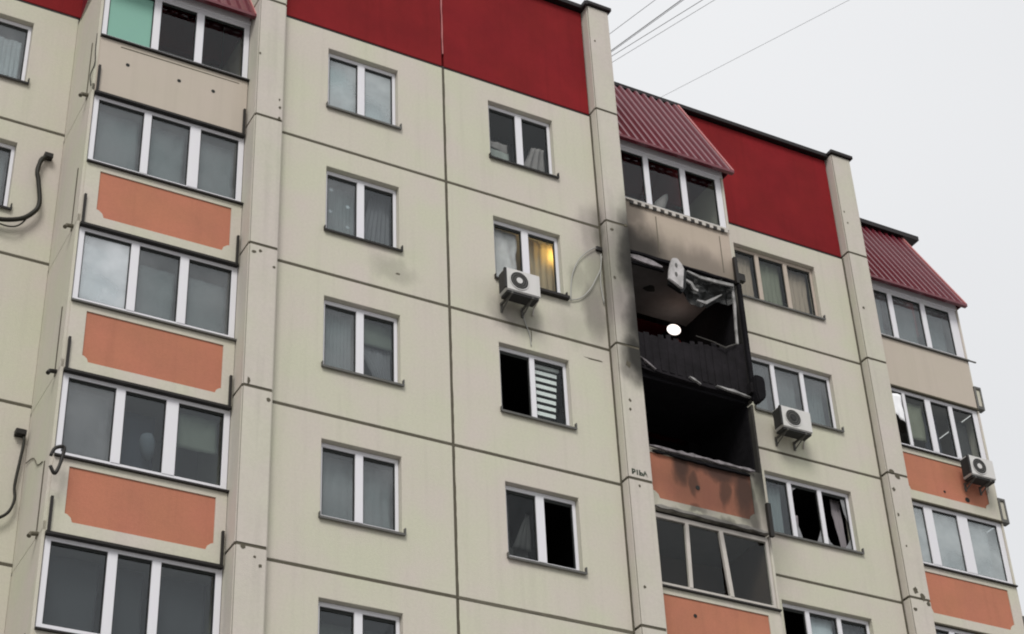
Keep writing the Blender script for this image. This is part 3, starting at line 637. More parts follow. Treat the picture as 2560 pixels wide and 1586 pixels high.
# window fittings of the flats --------------------------------------------------
def W2(col, k, **kw):
    x0, x1 = A1 if col == 1 else A2; c = (x0 + x1) / 2
    return window_unit(x0, x1, -FH * k + WZ0, -FH * k + WZ1, 0, [c + kw.pop('dx', 0)], **kw)
W2(1, 0, panes=['glass_pale', 'glass_pale'], label='window with pale blinds drawn')
W2(1, 1, panes=['glass_painted_sheen', 'glass'], sill='black_metal', label='window with paper snowflakes on one light')
W2(1, 2, panes=['glass_painted_sheen', 'glass'])
W2(1, 3, panes=['glass_painted_sheen', 'glass_painted_sheen'])
W2(1, 4, panes=['glass', 'glass']); W2(1, 5, panes=['glass', 'glass'])
W2(2, 0, panes=['glass_clear', 'glass_clear'], sill='black_metal')
W2(2, 1, panes=['glass_clear', 'glass_clear'], sill='black_metal', room='room_warm', label='lit window with plastic film in one light')
W2(2, 2, panes=[None, 'glass_clear'], room='room_dark', label='window with one light open and a striped blind in the other', mw=.10)
W2(2, 3, panes=['glass_clear', None], room='room_dark', label='window with one dark open light', mw=.16)
W2(2, 4, panes=['glass', 'glass']); W2(2, 5)
def W3(k, **kw):
    z = -FH * k
    return window_unit(CW[0], CW[1], z + WZ0, z + WZ1 - .04, YC, [8.42, 9.16], mw=.10, **kw)
mat('pvc_brown', (.46, .40, .335), .6, .12, 5, soot=.35)
W3(0, panes=['glass_clear'] * 3, fm='pvc_brown', sill='grey_metal')
W3(1, panes=['glass_painted_sheen', 'glass_painted_sheen', 'glass_painted_sheen'], fm='pvc')
W3(2, panes=['glass', None, None], room='room_dark', label='smashed window with torn curtains', fm='pvc')
W3(3, panes=[None, 'glass', 'glass'], room='room_dark', label='window missing its first pane')
W3(4, panes=['glass'] * 3); W3(5, panes=['glass'] * 3)
for k in range(6):
    z = -FH * k
    window_unit(LW[0], LW[1], z + WZ0, z + WZ1 + .02, YC, [-8.8, -8.1], mw=.12, panes=['glass_painted_sheen'] * 3, sill='black_metal', label=None)

# ------------------------------------------------------------------ things behind the glass
def F(k): return -FH * k
curtain(-2.33, -1.76, -1.83, -.62, .24, 'curtain_teal', 'pale bluish blind in the top window nearest the mint green board', 'roller_blind', 'blind', .004, 2)
curtain(-1.60, -1.02, -1.80, -.66, .24, 'curtain_white', 'white sheet blind right of the pale bluish blind, top window', 'roller_blind', 'blind', .012, 3)
vent = empty('vent_grille', (-2.15, .2, -1.66), 'small dark square vent in the corner of the top window with the bluish blind', 'vent')
obj('vent_frame', MB().ring(-2.27, -2.04, -1.70, -1.49, -2.25, -2.06, -1.68, -1.51, .16, .18), 'grey_metal', vent)
for i in range(5): obj('vent_slat', MB().box(-2.25, -2.06, .163, .178, -1.675 + i * .036, -1.655 + i * .036), 'ac_dark', vent)
# snowflakes
for i, (x, z, r_) in enumerate(((-2.20, -.82, .05), (-1.88, -1.10, .05), (-2.21, -1.30, .045), (-1.88, -1.55, .045))):
    pts = [(x + (r_ if j % 2 == 0 else r_ * .45) * math.cos(j * math.pi / 6), z + F(1) + (r_ if j % 2 == 0 else r_ * .45) * math.sin(j * math.pi / 6)) for j in range(12)]
    obj('paper_snowflake', MB().prism_xz(pts, .176, .180), 'sticker', label=['uppermost paper snowflake on the spotted window pane', 'second paper snowflake down, by the window bar', 'third paper snowflake down, at the outer edge of the pane', 'lowest paper snowflake, by the window bar'][i], cat='snowflake', group='paper snowflakes on a window pane')
curtain(-2.33, -1.70, F(1) - 1.84, F(1) - .64, .32, 'curtain_grey', 'grey curtain behind the paper snowflakes')
curtain(-1.60, -.98, F(1) - 1.84, F(1) - .5, .36, 'curtain_mauve', 'patterned grey tulle swept aside in the snowflake window', gather=lambda t: (-1.35 - .25 * t, -.98), amp=.05, folds=6)
curtain(-2.33, -1.74, F(2) - 1.84, F(2) - .55, .30, 'curtain_grey', 'plain grey curtain in the window under the snowflake window')
curtain(-1.62, -.98, F(2) - 1.05, F(2) - .56, .28, 'curtain_olive', 'short olive blind above the tied tulle curtain', 'roller_blind', 'blind', .004, 2)
curtain(-1.62, -.98, F(2) - 1.84, F(2) - 1.05, .34, 'curtain_mauve', 'tied tulle curtain sweeping to one side of the third window', gather=lambda t: (-1.60 + .42 * t, -.99), amp=.03, folds=8)
curtain(-2.33, -1.0, F(3) - 1.84, F(3) - .56, .36, 'curtain_grey', 'full grey curtain in the fourth window down, first column', amp=.02)
curtain(-2.33, -1.0, F(4) - 1.84, F(4) - .62, .5, 'curtain_olive', 'dull green curtain in the window cut by the lower picture edge')
# column 2
for i, (a, b, z) in enumerate(((.98, 1.5, -1.20), (.98, 1.52, -1.40), (.98, 1.45, -1.60))):
    curtain(a, b, z - .10, z + .02, .30, 'curtain_mauve' if i == 0 else 'curtain_grey', ['upper', 'middle', 'lowest'][i] + ' pale cloth band in the dark top window beside the wide red band corner', 'cloth_band', 'cloth', .01, 3, hem=lambda u: -.10 * u)
curtain(2.02, 2.30, -1.78, -1.02, .30, 'curtain_mauve', 'grey tulle bunched at the side of the dark top window', amp=.05, folds=3, gather=lambda t: (2.05 - .3 * t, 2.32))
curtain(.98, 2.32, -1.9, -.5, .9, 'curtain_dark', 'dark drape deep inside the top window of the second column', amp=.05)
# film, lamp
fv = MB(); nx, nz = 14, 18
vv = []; ff = []
for i in range(nz + 1):
    for j in range(nx + 1):
        x = .99 + .56 * j / nx; z = F(1) - 1.84 + 1.28 * i / nz
        vv.append((x, .25 + .055 * noise.noise(Vector((x * 5, z * 2.5 + x * 4, 3))) + .03 * noise.noise(Vector((x * 12, z * 7, 9))), z))
for i in range(nz):
    for j in range(nx): q = i * (nx + 1) + j; ff.append((q, q + 1, q + nx + 2, q + nx + 1))
o = obj('plastic_film', MB().add(vv, ff), 'film', smooth=True, label='crumpled pale plastic film behind the pane above the air conditioner', cat='film')
md = o.modifiers.new('t', 'SOLIDIFY'); md.thickness = .003
lamp = empty('room_lamp', (2.47, .62, F(1) - .35), 'glowing yellow lamp shade seen through the lit window', 'lamp')
obj('shade', MB().tube([(2.38, .51, F(1) - .88), (2.38, .51, F(1) - .86), (2.38, .51, F(1) - .78), (2.38, .51, F(1) - .62), (2.38, .51, F(1) - .50), (2.38, .51, F(1) - .48)], [.02, .07, .10, .10, .06, .02], 14), 'lamp_warm', lamp, smooth=True)
obj('cord', MB().tube([(2.38, .51, F(1) - .48), (2.38, .51, F(1) - .2)], .006, 5), 'cable', lamp)
curtain(1.72, 2.66, F(1) - 1.95, F(1) - .45, .37, 'curtain_sheer', 'warm sheer curtain glowing in front of the yellow lamp', amp=.03, folds=7, gather=lambda t: (1.72, 2.66 - .02 * t))
# striped blind: ten separate bands
zb = empty('day_night_blind', (2.02, .2, F(2) - 1.8), 'blind of white and clear horizontal stripes in the half open window', 'blind')
for i in range(8):
    z = F(2) - .70 - i * .142
    obj('blind_band', MB().hexa([(1.75, .215, z - .075), (2.22 - .012 * i, .215, z - .075), (2.22 - .012 * i, .215, z), (1.75, .215, z), (1.75, .22, z - .075), (2.22 - .012 * i, .22, z - .075), (2.22 - .012 * i, .22, z), (1.75, .22, z)]), 'blind', zb)
obj('head_rail', MB().box(1.74, 2.26, .2, .24, F(2) - .64, F(2) - .58), 'blind', zb)
curtain(1.0, 1.5, F(2) - 1.8, F(2) - .5, .9, 'room_dark', 'black drape inside the open light beside the striped blind')
curtain(.99, 1.16, F(3) - 1.84, F(3) - .55, .30, 'curtain_dark', 'narrow dark curtain hanging at the edge of the lowest full window', amp=.03, folds=3)
curtain(1.3, 1.56, F(3) - 1.5, F(3) - .8, .34, 'curtain_dark', 'grey cloth slanting behind the bar of the lowest full window', gather=lambda t: (1.52 - .3 * t, 1.58), folds=3)
curtain(.99, 1.56, F(3) - 1.84, F(3) - 1.45, .42, 'curtain_dark', 'dark heap of cloth at the bottom of the lowest full window', folds=4)
# third section windows
for a, b, nm in ((7.86, 8.36, 'first'), (8.48, 9.1, 'middle'), (9.22, 9.82, 'last')):
    curtain(a, b, -1.86, -.5, YC + .28, 'curtain_brown' if nm != 'middle' else 'curtain_olive', '%s brownish curtain in the top three-light window' % nm, amp=.02, folds=5)
curtain(7.86, 8.36, F(1) - 1.84, F(1) - .56, YC + .34, 'curtain_grey', 'grey curtain left of the unit under the three-light window', folds=5)
curtain(8.5, 9.1, F(1) - 1.84, F(1) - .56, YC + .34, 'curtain_grey', 'grey curtain above the air conditioner of the three-light window', folds=5)
curtain(9.22, 9.82, F(1) - 1.84, F(1) - .56, YC + .34, 'curtain_grey', 'pale curtain swept across the last light above the second unit', folds=6, gather=lambda t: (9.25 + .2 * (1 - t), 9.82))
curtain(7.9, 8.3, F(2) - 1.84, F(2) - .6, YC + .30, 'curtain_grey', 'torn grey curtain in the first light of the smashed window', amp=.05, folds=4)
curtain(8.55, 8.8, F(2) - 1.75, F(2) - 1.15, YC + .35, 'curtain_mauve', 'scrap of cloth hanging in the middle of the smashed window', amp=.06, folds=2, gather=lambda t: (8.5 + .1 * t, 8.72))
curtain(9.6, 9.82, F(2) - 1.84, F(2) - .6, YC + .30, 'curtain_mauve', 'narrow torn tulle at the edge of the smashed window', amp=.05, folds=3, gather=lambda t: (9.55 + .15 * t, 9.8))
SHN = [0]
def shard(pts, y, label):
    obj('glass_shard', MB().prism_xz(pts, y, y + .005), 'shard', label=label, cat='glass shard', group='shards left in the smashed window')
f2 = F(2)
shard([(8.48, f2 - 1.78), (8.62, f2 - 1.78), (8.56, f2 - 1.55), (8.48, f2 - 1.35)], YC + .14, 'tall shard low in the middle light of the smashed window')
shard([(8.95, f2 - 1.79), (9.10, f2 - 1.79), (9.10, f2 - 1.45), (9.03, f2 - 1.62)], YC + .14, 'shard at the lower inner corner of the middle light')
shard([(8.48, f2 - .60), (8.68, f2 - .60), (8.52, f2 - .72), (8.48, f2 - .9)], YC + .14, 'shard at the upper corner of the middle light')
shard([(9.82, f2 - .62), (9.82, f2 - 1.2), (9.74, f2 - .95), (9.70, f2 - .66)], YC + .14, 'long shard high in the last light of the smashed window')
shard([(9.82, f2 - 1.79), (9.62, f2 - 1.79), (9.72, f2 - 1.66), (9.82, f2 - 1.5)], YC + .14, 'shard at the bottom corner of the last light of the smashed window')
shard([(9.22, f2 - 1.79), (9.40, f2 - 1.79), (9.28, f2 - 1.70), (9.22, f2 - 1.5)], YC + .14, 'low shard next to the bar in the last light of the smashed window')
curtain(8.5, 9.1, F(3) - 1.84, F(3) - .6, YC + .26, 'curtain_white', 'white sheet in the window missing its first pane', amp=.01, folds=3)
curtain(9.22, 9.82, F(3) - 1.84, F(3) - .6, YC + .3, 'curtain_mauve', 'grey curtain in the last light of the window missing a pane', folds=4)
for k in range(4):
    curtain(-8.0, -7.5, F(k) - 1.84, F(k) - (.75 if k == 0 else .5), YC + .27, 'curtain_white' if k == 0 else 'curtain_grey', ['white tulle in the top left window at the picture edge', 'grey curtain in the left window beside the hanging cable', 'grey curtain in the third left window', 'grey curtain in the fourth left window'][k], folds=6)
# left loggias
def sheet(x0, x1, z0, z1, y, m, label, nm='roller_blind', cat='blind'):
    return curtain(x0, x1, z0, z1, y, m, label, nm, cat, .006, 2)
for (a, b, s) in ((-6.42, -5.66, 'first'), (-5.5, -4.84, 'middle'), (-4.6, -3.95, 'last')):
    sheet(a, b, F(1) - 1.55, F(1) - .36, by + .25, 'curtain_grey', '%s grey blind behind the glazing under the beige parapet' % s)
    if s != 'first': sheet(a, b, F(2) - 1.55, F(2) - .50, by + .25, 'curtain_grey', '%s grey blind in the loggia with the bright open pane' % s)
sheet(-6.4, -5.66, F(2) - 1.56, F(2) - .42, by + .17, 'curtain_white', 'added white sheet painting a sky reflection in the first light of the third loggia')  # white sheet put in to imitate sky mirrored by a tilted sash
sheet(-6.42, -5.72, F(3) - 1.55, F(3) - .36, by + .22, 'curtain_mauve', 'mauve grey blind in the fourth left loggia')
sheet(-4.66, -3.96, F(3) - .95, F(3) - .33, by + .22, 'curtain_olive', 'half drawn blind in the last light of the fourth left loggia')
sheet(-5.52, -4.9, F(3) - 1.55, F(3) - .34, by + .5, 'curtain_navy', 'dark blue curtain in the middle of the fourth left loggia')
o = obj('hanging_bag', MB().tube([(-5.08, by + .3, F(3) - .82), (-5.06, by + .3, F(3) - .95), (-5.04, by + .3, F(3) - 1.15), (-5.03, by + .3, F(3) - 1.25)], [.09, .13, .10, .03], 10), 'curtain_slate', smooth=True, label='pale bag hanging behind the dark blue loggia pane', cat='bag')
for (a, b, s) in ((-6.42, -5.6, 'first'), (-5.45, -4.92, 'narrow middle'), (-4.78, -3.95, 'last')):
    sheet(a, b, F(4) - 1.6, F(4) - .30, by + .4, 'curtain_dark', '%s dark blind in the lowest left loggia' % s)
# top middle loggia: clutter
o = obj('folded_cloth', MB().tube([(5.0, .6, -2.8), (5.0, .6, -1.5), (5.15, .62, -1.2), (5.3, .6, -.95), (5.35, .6, -.85)], [.2, .16, .13, .07, .02], 8), 'curtain_mauve', smooth=True, label='pale cloth heaped behind the middle pane of the top loggia over the fire', cat='cloth')
# right stack
for (a, b, s) in ((11.45, 12.05, 'first'), (12.22, 12.98, 'middle'), (13.15, 13.82, 'last')):
    sheet(a, b, -1.5, -.42, dy + .3, 'curtain_grey', '%s grey blind in the top loggia at the building corner' % s)
    sheet(a, b, F(2) - 1.5, F(2) - .3, dy + .25, 'curtain_white', '%s pale sheet in the third loggia at the corner' % s)
sheet(12.08, 12.58, F(1) - 1.28, F(1) - .36, dy + .2, 'curtain_olive', 'olive sheet in the narrow light of the second corner loggia')
sheet(12.76, 13.2, F(1) - 1.5, F(1) - .3, dy + .45, 'curtain_navy', 'dark purple curtain in the second corner loggia')
sheet(13.36, 13.9, F(1) - 1.5, F(1) - .4, dy + .3, 'curtain_dark', 'charcoal blind in the last light of the second corner loggia')
o = curtain(11.6, 11.9, F(1) - .85, F(1) - .35, dy + .02, 'curtain_white', 'white cloth hanging in the open light of the second corner loggia', 'hung_cloth', 'cloth', .02, 2, hem=lambda u: -.2 * u)
sheet(12.22, 13.7, F(3) - 1.5, F(3) - .3, dy + .45, 'curtain_dark', 'dark blind in the corner loggia at the lower picture edge')

# ------------------------------------------------------------------ debris of the burnt loggia
def bar_poly(name, pts, wds, y, th, m, label, cat):
    a = []; b = []
    for i, (x, z) in enumerate(pts):
        p, q = pts[max(i - 1, 0)], pts[min(i + 1, len(pts) - 1)]; L = math.hypot(q[0] - p[0], q[1] - p[1]); nx, nz = -(q[1] - p[1]) / L, (q[0] - p[0]) / L
        h = wds[i] / 2; a.append((x + nx * h, z + nz * h)); b.append((x - nx * h, z - nz * h))
    return obj(name, strip(a, b, y, y + th), m, label=label, cat=cat)
hp = empty('appliance_cover', (4.98, .1, -3.6), 'white curved plastic panel with two dark slots hanging at the mouth of the burnt loggia', 'panel')
obj('cover', MB().prism_xz([(4.93, -2.93), (5.04, -2.90), (5.14, -3.02), (5.18, -3.12), (5.14, -3.36), (5.10, -3.62), (5.02, -3.60), (4.90, -3.53), (4.79, -3.48), (4.81, -3.30), (4.87, -3.08)], .06, .12), 'dirty_white', hp, bevel=.015)
for zz in (-3.10, -3.32): obj('slot', MB().disc((4.99 + (zz + 3.1) * .1, zz), .03, .054, .061, 12, .055), 'grey_metal', hp)
obj('rear_shell', MB().prism_xz([(5.0, -2.88), (5.26, -3.1), (5.22, -3.5), (5.12, -3.66), (4.82, -3.54)], .13, .2), 'charred_sheet', hp)
bar_poly('frame_remnant', [(3.98, -3.10), (4.2, -3.10), (4.5, -3.12), (4.74, -3.15)], [.06, .13, .12, .03], .16, .06, 'burnt_edge', 'grey stub of window frame left of the hanging white panel', 'frame')
obj('frame_remnant', strip([(3.95, -3.17), (4.4, -3.17), (4.8, -3.18)], [(3.95, -3.22), (4.4, -3.22), (4.8, -3.21)], .2, .25), 'char', label='thin black bar under the grey frame stub in the burnt loggia', cat='frame')
bar_poly('melted_strip', [(5.30, -3.08), (5.6, -3.14), (5.95, -3.13), (6.38, -3.10)], [.03, .06, .07, .06], .14, .04, 'burnt_plastic', 'long light strip of melted frame along the top of the burnt opening', 'frame')
bar_poly('melted_strip', [(5.24, -3.32), (5.36, -3.36), (5.42, -3.48), (5.50, -3.50)], [.05, .07, .07, .05], .13, .04, 'burnt_plastic', 'short bent light strip beside the hanging white panel', 'frame')
bar_poly('melted_strip', [(5.46, -3.73), (5.66, -3.73), (5.8, -3.62), (6.06, -3.42)], [.03, .07, .05, .02], .14, .04, 'burnt_plastic', 'curled strip of melted frame lowest among the debris', 'frame')
# crumpled black sheet
vv = []; ff = []; nx, nz = 22, 14
for i in range(nz + 1):
    for j in range(nx + 1):
        u = j / nx; t = i / nz; x = 5.12 + 1.30 * u
        low = -3.55 - .25 * math.exp(-((u - .35) / .22) ** 2) + .30 * max(0, u - .7)
        z = -2.98 + (low + 2.98) * t
        vv.append((x, .26 + .16 * noise.noise(Vector((x * 4, z * 4, 1))) + .05 * noise.noise(Vector((x * 11, z * 11, 5))), z + .03 * noise.noise(Vector((x * 6, z * 5, 8)))))
for i in range(nz):
    for j in range(nx): q = i * (nx + 1) + j; ff.append((q, q + 1, q + nx + 2, q + nx + 1))
o = obj('charred_sheet', MB().add(vv, ff), 'charred_sheet', label='crumpled charred sheet sagging from the ceiling of the burnt loggia', cat='sheet'); md = o.modifiers.new('t', 'SOLIDIFY'); md.thickness = .006
obj('bent_post', MB().tube([(6.40, .22, -3.02), (6.41, .23, -3.5), (6.38, .24, -4.0), (6.36, .24, -4.45)], [.035, .035, .03, .03], 6), 'burnt_plastic', label='grey corner post standing at the edge of the burnt opening', cat='post')
obj('bent_bar', MB().tube([(5.35, .17, -4.58), (5.7, .15, -4.62), (5.98, .13, -4.70), (6.08, .15, -4.62), (6.28, .17, -4.50)], [.012, .012, .022, .012, .012], 6), 'concrete', label='bent bar lying along the charred parapet', cat='bar')
obj('ceiling_rose', MB().disc((0, 0), .01, 0, .01, 8), 'gasket_shade') if False else None
v = [(5.05 + .12 * math.cos(a) * (1 + .3 * math.sin(3 * a)), 1.1 + .10 * math.sin(a), -2.953) for a in [i * math.pi / 6 for i in range(12)]]
obj('ceiling_hole', MB().add(v + [(x, y, -2.962) for x, y, z in v], [tuple(range(12)), tuple(range(23, 11, -1))] + [(i, i + 12, (i + 1) % 12 + 12, (i + 1) % 12) for i in range(12)]), 'gasket_shade', label='dark burnt patch on the ceiling of the burnt loggia', cat='patch')
wl = empty('wall_lamp', (5.87, 1.75, -3.41), 'round lit lamp shining inside the burnt loggia', 'lamp')
sph = MB(); n = 16; vv = []; ff = []
for i in range(9):
    t = math.pi * i / 8
    for j in range(n): a = 2 * math.pi * j / n; vv.append((5.87 + .155 * math.sin(t) * math.cos(a), 1.58 + .11 * math.sin(t) * math.sin(a), -3.41 + .108 * math.cos(t)))
for i in range(8):
    for j in range(n): ff.append((i * n + j, i * n + (j + 1) % n, (i + 1) * n + (j + 1) % n, (i + 1) * n + j))
obj('globe', sph.add(vv, ff), 'lamp_white', wl, smooth=True)
obj('mount', MB().disc((5.87, -3.41), .1, 1.66, 1.93, 16), 'char', wl)
pl = bpy.data.lights.new('wall_lamp_glow', 'POINT'); pl.energy = .9; pl.color = (1, .62, .42); pl.shadow_soft_size = .15
po = bpy.data.objects.new('wall_lamp_glow', pl); COL.objects.link(po); po.parent = wl; po.location = Vector((5.87, 1.33, -3.38 + Z0)) - WL[wl]
cb = empty('charred_box', (6.55, .1, -5.9), 'black melted box stuck to the outer edge below the burnt loggia', 'box')
obj('shell', MB().prism_xz([(6.47, -5.26), (6.55, -5.22), (6.68, -5.25), (6.71, -5.32), (6.70, -5.68), (6.62, -5.78), (6.5, -5.86), (6.45, -5.6)], -.02, .18), 'char', cb, bevel=.03)
obj('inner_tray', MB().box(6.40, 6.46, .05, .17, -5.62, -5.4), 'char_wall', cb)
obj('red_rag', MB().tube([(5.75, 1.9, -3.75), (5.75, 1.4, -3.9), (5.9, 1.5, -4.2), (6.1, 1.5, -4.5)], [.05, .12, .25, .2], 8), 'red_cloth', smooth=True, label='dark red cloth behind the lamp inside the burnt loggia', cat='cloth')
obj('inner_cabinet', MB().box(6.05, 6.33, 1.2, 1.4, -5.6, -3.98), 'burnt_edge', label='small pale cabinet by the corner post inside the burnt loggia', cat='cabinet', bevel=.01)

# ------------------------------------------------------------------ air conditioners
def ac(x0, x1, z0, z1, yf, yw, label, hub):
    E_ = empty('air_conditioner', ((x0 + x1) / 2, yw, z0), label, 'air conditioner', 'outdoor air conditioner units on the facade')
    obj('casing', MB().box(x0, x1, yf, yf + .28, z0, z1), 'ac_white', E_, bevel=.018)
    cx, cz, r_ = x0 + (x1 - x0) * .38, (z0 + z1) / 2, min(.19, (z1 - z0) * .42)
    obj('fan_recess', MB().disc((cx, cz), r_, yf - .006, yf - .001, 28), 'ac_dark', E_)
    for q in range(3): obj('grille_ring', ringmesh(cx, cz, r_ * (.98 - .24 * q), .007, yf - .014), 'grey_metal' if q else 'ac_white', E_)
    for q in range(5):
        a = q * 2 * math.pi / 5 + .3
        obj('fan_blade', MB().prism_xz([(cx + .03 * math.cos(a - .5), cz + .03 * math.sin(a - .5)), (cx + r_ * .8 * math.cos(a - .25), cz + r_ * .8 * math.sin(a - .25)), (cx + r_ * .8 * math.cos(a + .25), cz + r_ * .8 * math.sin(a + .25)), (cx + .03 * math.cos(a + .5), cz + .03 * math.sin(a + .5))], yf - .010, yf - .007), 'ac_dark', E_)
    obj('fan_hub', MB().disc((cx, cz), r_ * .33, yf - .018, yf - .011, 16), 'ac_white' if hub else 'ac_dark', E_)
    obj('side_louvre', MB().box(x0 - .012, x0 - .001, yf + .03, yf + .25, z0 + .04, z1 - .04), 'ac_dark', E_)
    obj('side_guard', MB().box(x0 - .035, x0 + .01, yf - .012, yf + .03, z0 + .03, z1 - .03), 'ac_dark', E_)
    for q in (.18, .78):
        x = x0 + (x1 - x0) * q
        obj('bracket_arm', MB().box(x - .02, x + .02, yf + .02, yw, z0 - .05, z0 - .015).prism_yz([(yw, z0 - .18), (yw - .03, z0 - .18), (yf + .06, z0 - .05), (yf + .10, z0 - .05)], x - .012, x + .012).box(x - .02, x + .02, yw - .03, yw - .001, z0 - .2, z0), 'grey_metal', E_)
    obj('underside_shade', MB().box(x0 + .03, x1 - .03, yf + .03, yf + .27, z0 - .045, z0 - .001), 'ac_dark', E_)  # dark slab added to imitate the deep shadow under the casing
    obj('pipe', MB().tube([(x1, yf + .18, z0 + .12), (x1 + .06, yf + .2, z0 + .1), (x1 + .08, yw - .04, z0 + .06), (x1 + .06, yw - .02, z0 - .1)], .018, 6), 'pvc_old', E_)
    return E_
def ringmesh(cx, cz, r_, t, y):
    n = 28; v = []; f = []
    for k in range(n):
        a = 2 * math.pi * k / n
        for rr, yy in ((r_ - t, y), (r_ + t, y), (r_ + t, y + .01), (r_ - t, y + .01)): v.append((cx + rr * math.cos(a), yy, cz + rr * math.sin(a)))
    for k in range(n):
        o = 4 * k; q = 4 * ((k + 1) % n)
        for i in range(4): j = (i + 1) % 4; f.append((o + i, o + j, q + j, q + i))
    return MB().add(v, f)
ac(.905, 1.60, -5.22, -4.74, -.45, 0, 'white unit with grey fan below the lit window, beside a thick black sill', True)
ac(8.03, 8.77, -5.27, -4.78, 1.27, YC, 'white unit with dark fan below a three-light window past the burnt loggias', False)
ac(13.06, 13.74, -5.05, -4.57, 1.5, 1.9, 'white unit with pale hub on the orange parapet at the building corner', True)

# corner boxes on the right edge, sky behind
for i, z in enumerate((-2.95, -5.78, -8.55)):
    E_ = empty('corner_box', (14.18, 1.95, z), ['highest narrow grey box on the building corner', 'second narrow grey box on the corner, below the air conditioner', 'lowest narrow grey box at the corner near the picture edge'][i], 'box', 'narrow boxes projecting from the building corner')
    obj('outer_frame', MB().ring(14.07, 14.27, z, z + .60, 14.12, 14.23, z + .09, z + .53, 1.90, 2.05), 'grey_metal', E_, bevel=.01)
    obj('inner_plate', MB().box(14.115, 14.235, 1.93, 1.99, z + .085, z + .535), 'pillar', E_)

# ------------------------------------------------------------------ cables on the walls
def smoothpath(pts, n=5):
    P = [Vector(p) for p in pts]; out = []
    for i in range(len(P) - 1):
        a, b, c, d = P[max(i - 1, 0)], P[i], P[i + 1], P[min(i + 2, len(P) - 1)]
        for k in range(n):
            t = k / n; out.append(.5 * ((2 * b) + (c - a) * t + (2 * a - 5 * b + 4 * c - d) * t * t + (3 * b - a - 3 * c + d) * t ** 3))
    out.append(P[-1]); return out
def cable(pts, r_, m, label, name='cable', cat='cable', clamp=None):
    if clamp:
        E_ = empty(name, pts[0], label, cat)
        obj('lead', MB().tube(smoothpath(pts), r_, 6), m, E_, smooth=True); obj('clamp', MB().box(*clamp), 'black_metal', E_, bevel=.01)
        return E_
    return obj(name, MB().tube(smoothpath(pts), r_, 6), m, smooth=True, label=label, cat=cat)
cable([(-6.86, 1.66, -3.42), (-6.97, 1.63, -3.55), (-7.02, 1.6, -3.85), (-6.98, 1.6, -4.05), (-6.92, 1.6, -4.5), (-7.02, 1.6, -4.75), (-7.25, 1.6, -4.95), (-7.7, 1.62, -5.05), (-8.5, 1.66, -5.0)], .042, 'cable', 'thick black cable bundle looping down the left wall from a clamp', clamp=(-6.93, -6.78, 1.6, 1.73, -3.46, -3.36))
cable([(-7.05, 1.62, -4.78), (-7.2, 1.60, -5.05), (-7.4, 1.6, -5.14), (-7.8, 1.62, -5.08), (-8.4, 1.66, -5.03)], .014, 'cable', 'thin wire sagging under the thick looping bundle on the left wall')
cable([(-6.70, 1.66, -8.98), (-6.68, 1.64, -9.1), (-6.70, 1.64, -9.4), (-6.74, 1.64, -9.9), (-6.72, 1.62, -10.15), (-6.8, 1.62, -10.4), (-7.0, 1.62, -10.55), (-7.3, 1.64, -10.6)], .024, 'cable', 'lower black cable curving off the left wall', clamp=(-6.83, -6.66, 1.6, 1.73, -9.0, -8.9))
cable([(-6.60, .25, -1.62), (-6.61, .22, -2.0), (-6.60, .2, -2.35), (-6.64, .25, -2.6), (-6.62, .22, -2.85)], .010, 'cable', 'thin wire down the outer edge of the beige parapet')
cable([(-6.66, -.05, -10.26), (-6.61, -.06, -10.13), (-6.48, -.06, -10.08), (-6.49, -.05, -10.25), (-6.53, -.05, -10.44), (-6.58, -.05, -10.54), (-6.65, -.05, -10.43)], .028, 'black_metal', 'twisted black hook at the corner of the fourth left loggia', 'hook', 'hook')
cable([(3.21, -.03, -3.36), (3.05, -.04, -3.38), (2.76, -.04, -3.68), (2.6, -.03, -4.0), (2.52, -.03, -4.3), (2.48, -.03, -4.72)], .011, 'wire_pale', 'pale wire arching from the smoky pillar to the unit, outer one', clamp=(3.12, 3.25, -.06, -.002, -3.40, -3.30))
cable([(3.22, -.03, -3.45), (3.18, -.04, -3.8), (3.05, -.04, -4.1), (2.92, -.04, -4.35), (2.7, -.03, -4.62), (2.42, -.03, -4.74), (2.2, -.03, -4.72)], .011, 'wire_pale', 'pale wire sagging between smoky pillar and black sill, lower one')
cable([(3.23, -.03, -3.5), (3.16, -.03, -4.1), (3.2, -.03, -4.6)], .012, 'wire_pale', 'short pale wire hanging against the smoky pillar')
cable([(1.42, -.02, -5.22), (1.5, -.015, -5.5), (1.58, -.012, -5.75), (1.6, -.012, -5.98)], .010, 'wire_pale', 'thin drain hose below the white unit with the grey fan')
obj('window_ledge', MB().box(1.62, 2.43, -.10, -.001, -4.76, -4.69), 'black_metal', label='thick black ledge right of the white unit below the lit window', cat='ledge', bevel=.008)

# antenna wires over the roof
E_ = empty('roof_mast', (6.2, 3.95, 2.78), 'slim roof mast carrying the wires, hidden behind the pillar', 'mast')
obj('pole', MB().tube([(6.2, 3.95, 2.7), (6.2, 3.95, 5.95)], .03, 8), 'grey_metal', E_)
wires = [((5.85, 3.31, 5.8), (6.19, 1.01, 5.5), .007, 'thin wire over the roof closest to the tall pillar'), ((6.15, 3.86, 5.8), (6.77, .59, 5.5), .011, 'thickest dark wire over the roof'),
         ((6.18, 3.89, 5.8), (6.82, .56, 5.5), .007, 'wire running tight beside the thickest roof wire'), ((6.24, 3.96, 5.8), (7.26, .33, 5.5), .008, 'wire third from the tall pillar against the sky'),
         ((6.39, 4.05, 5.8), (7.53, .16, 5.5), .006, 'faint wire fourth from the tall pillar against the sky'), ((8.09, 4.58, 5.8), (10.5, -1.53, 5.5), .0045, 'lone faint wire crossing the sky apart from the others')]
for a, b, r_, lb in wires:
    a, b = Vector(a), Vector(b); d = b - a
    obj('overhead_wire', MB().tube([a + d * t for t in (0, 1, 3, 6, 12)], r_, 5), 'wire', label=lb, cat='wire', group='wires strung over the roof')

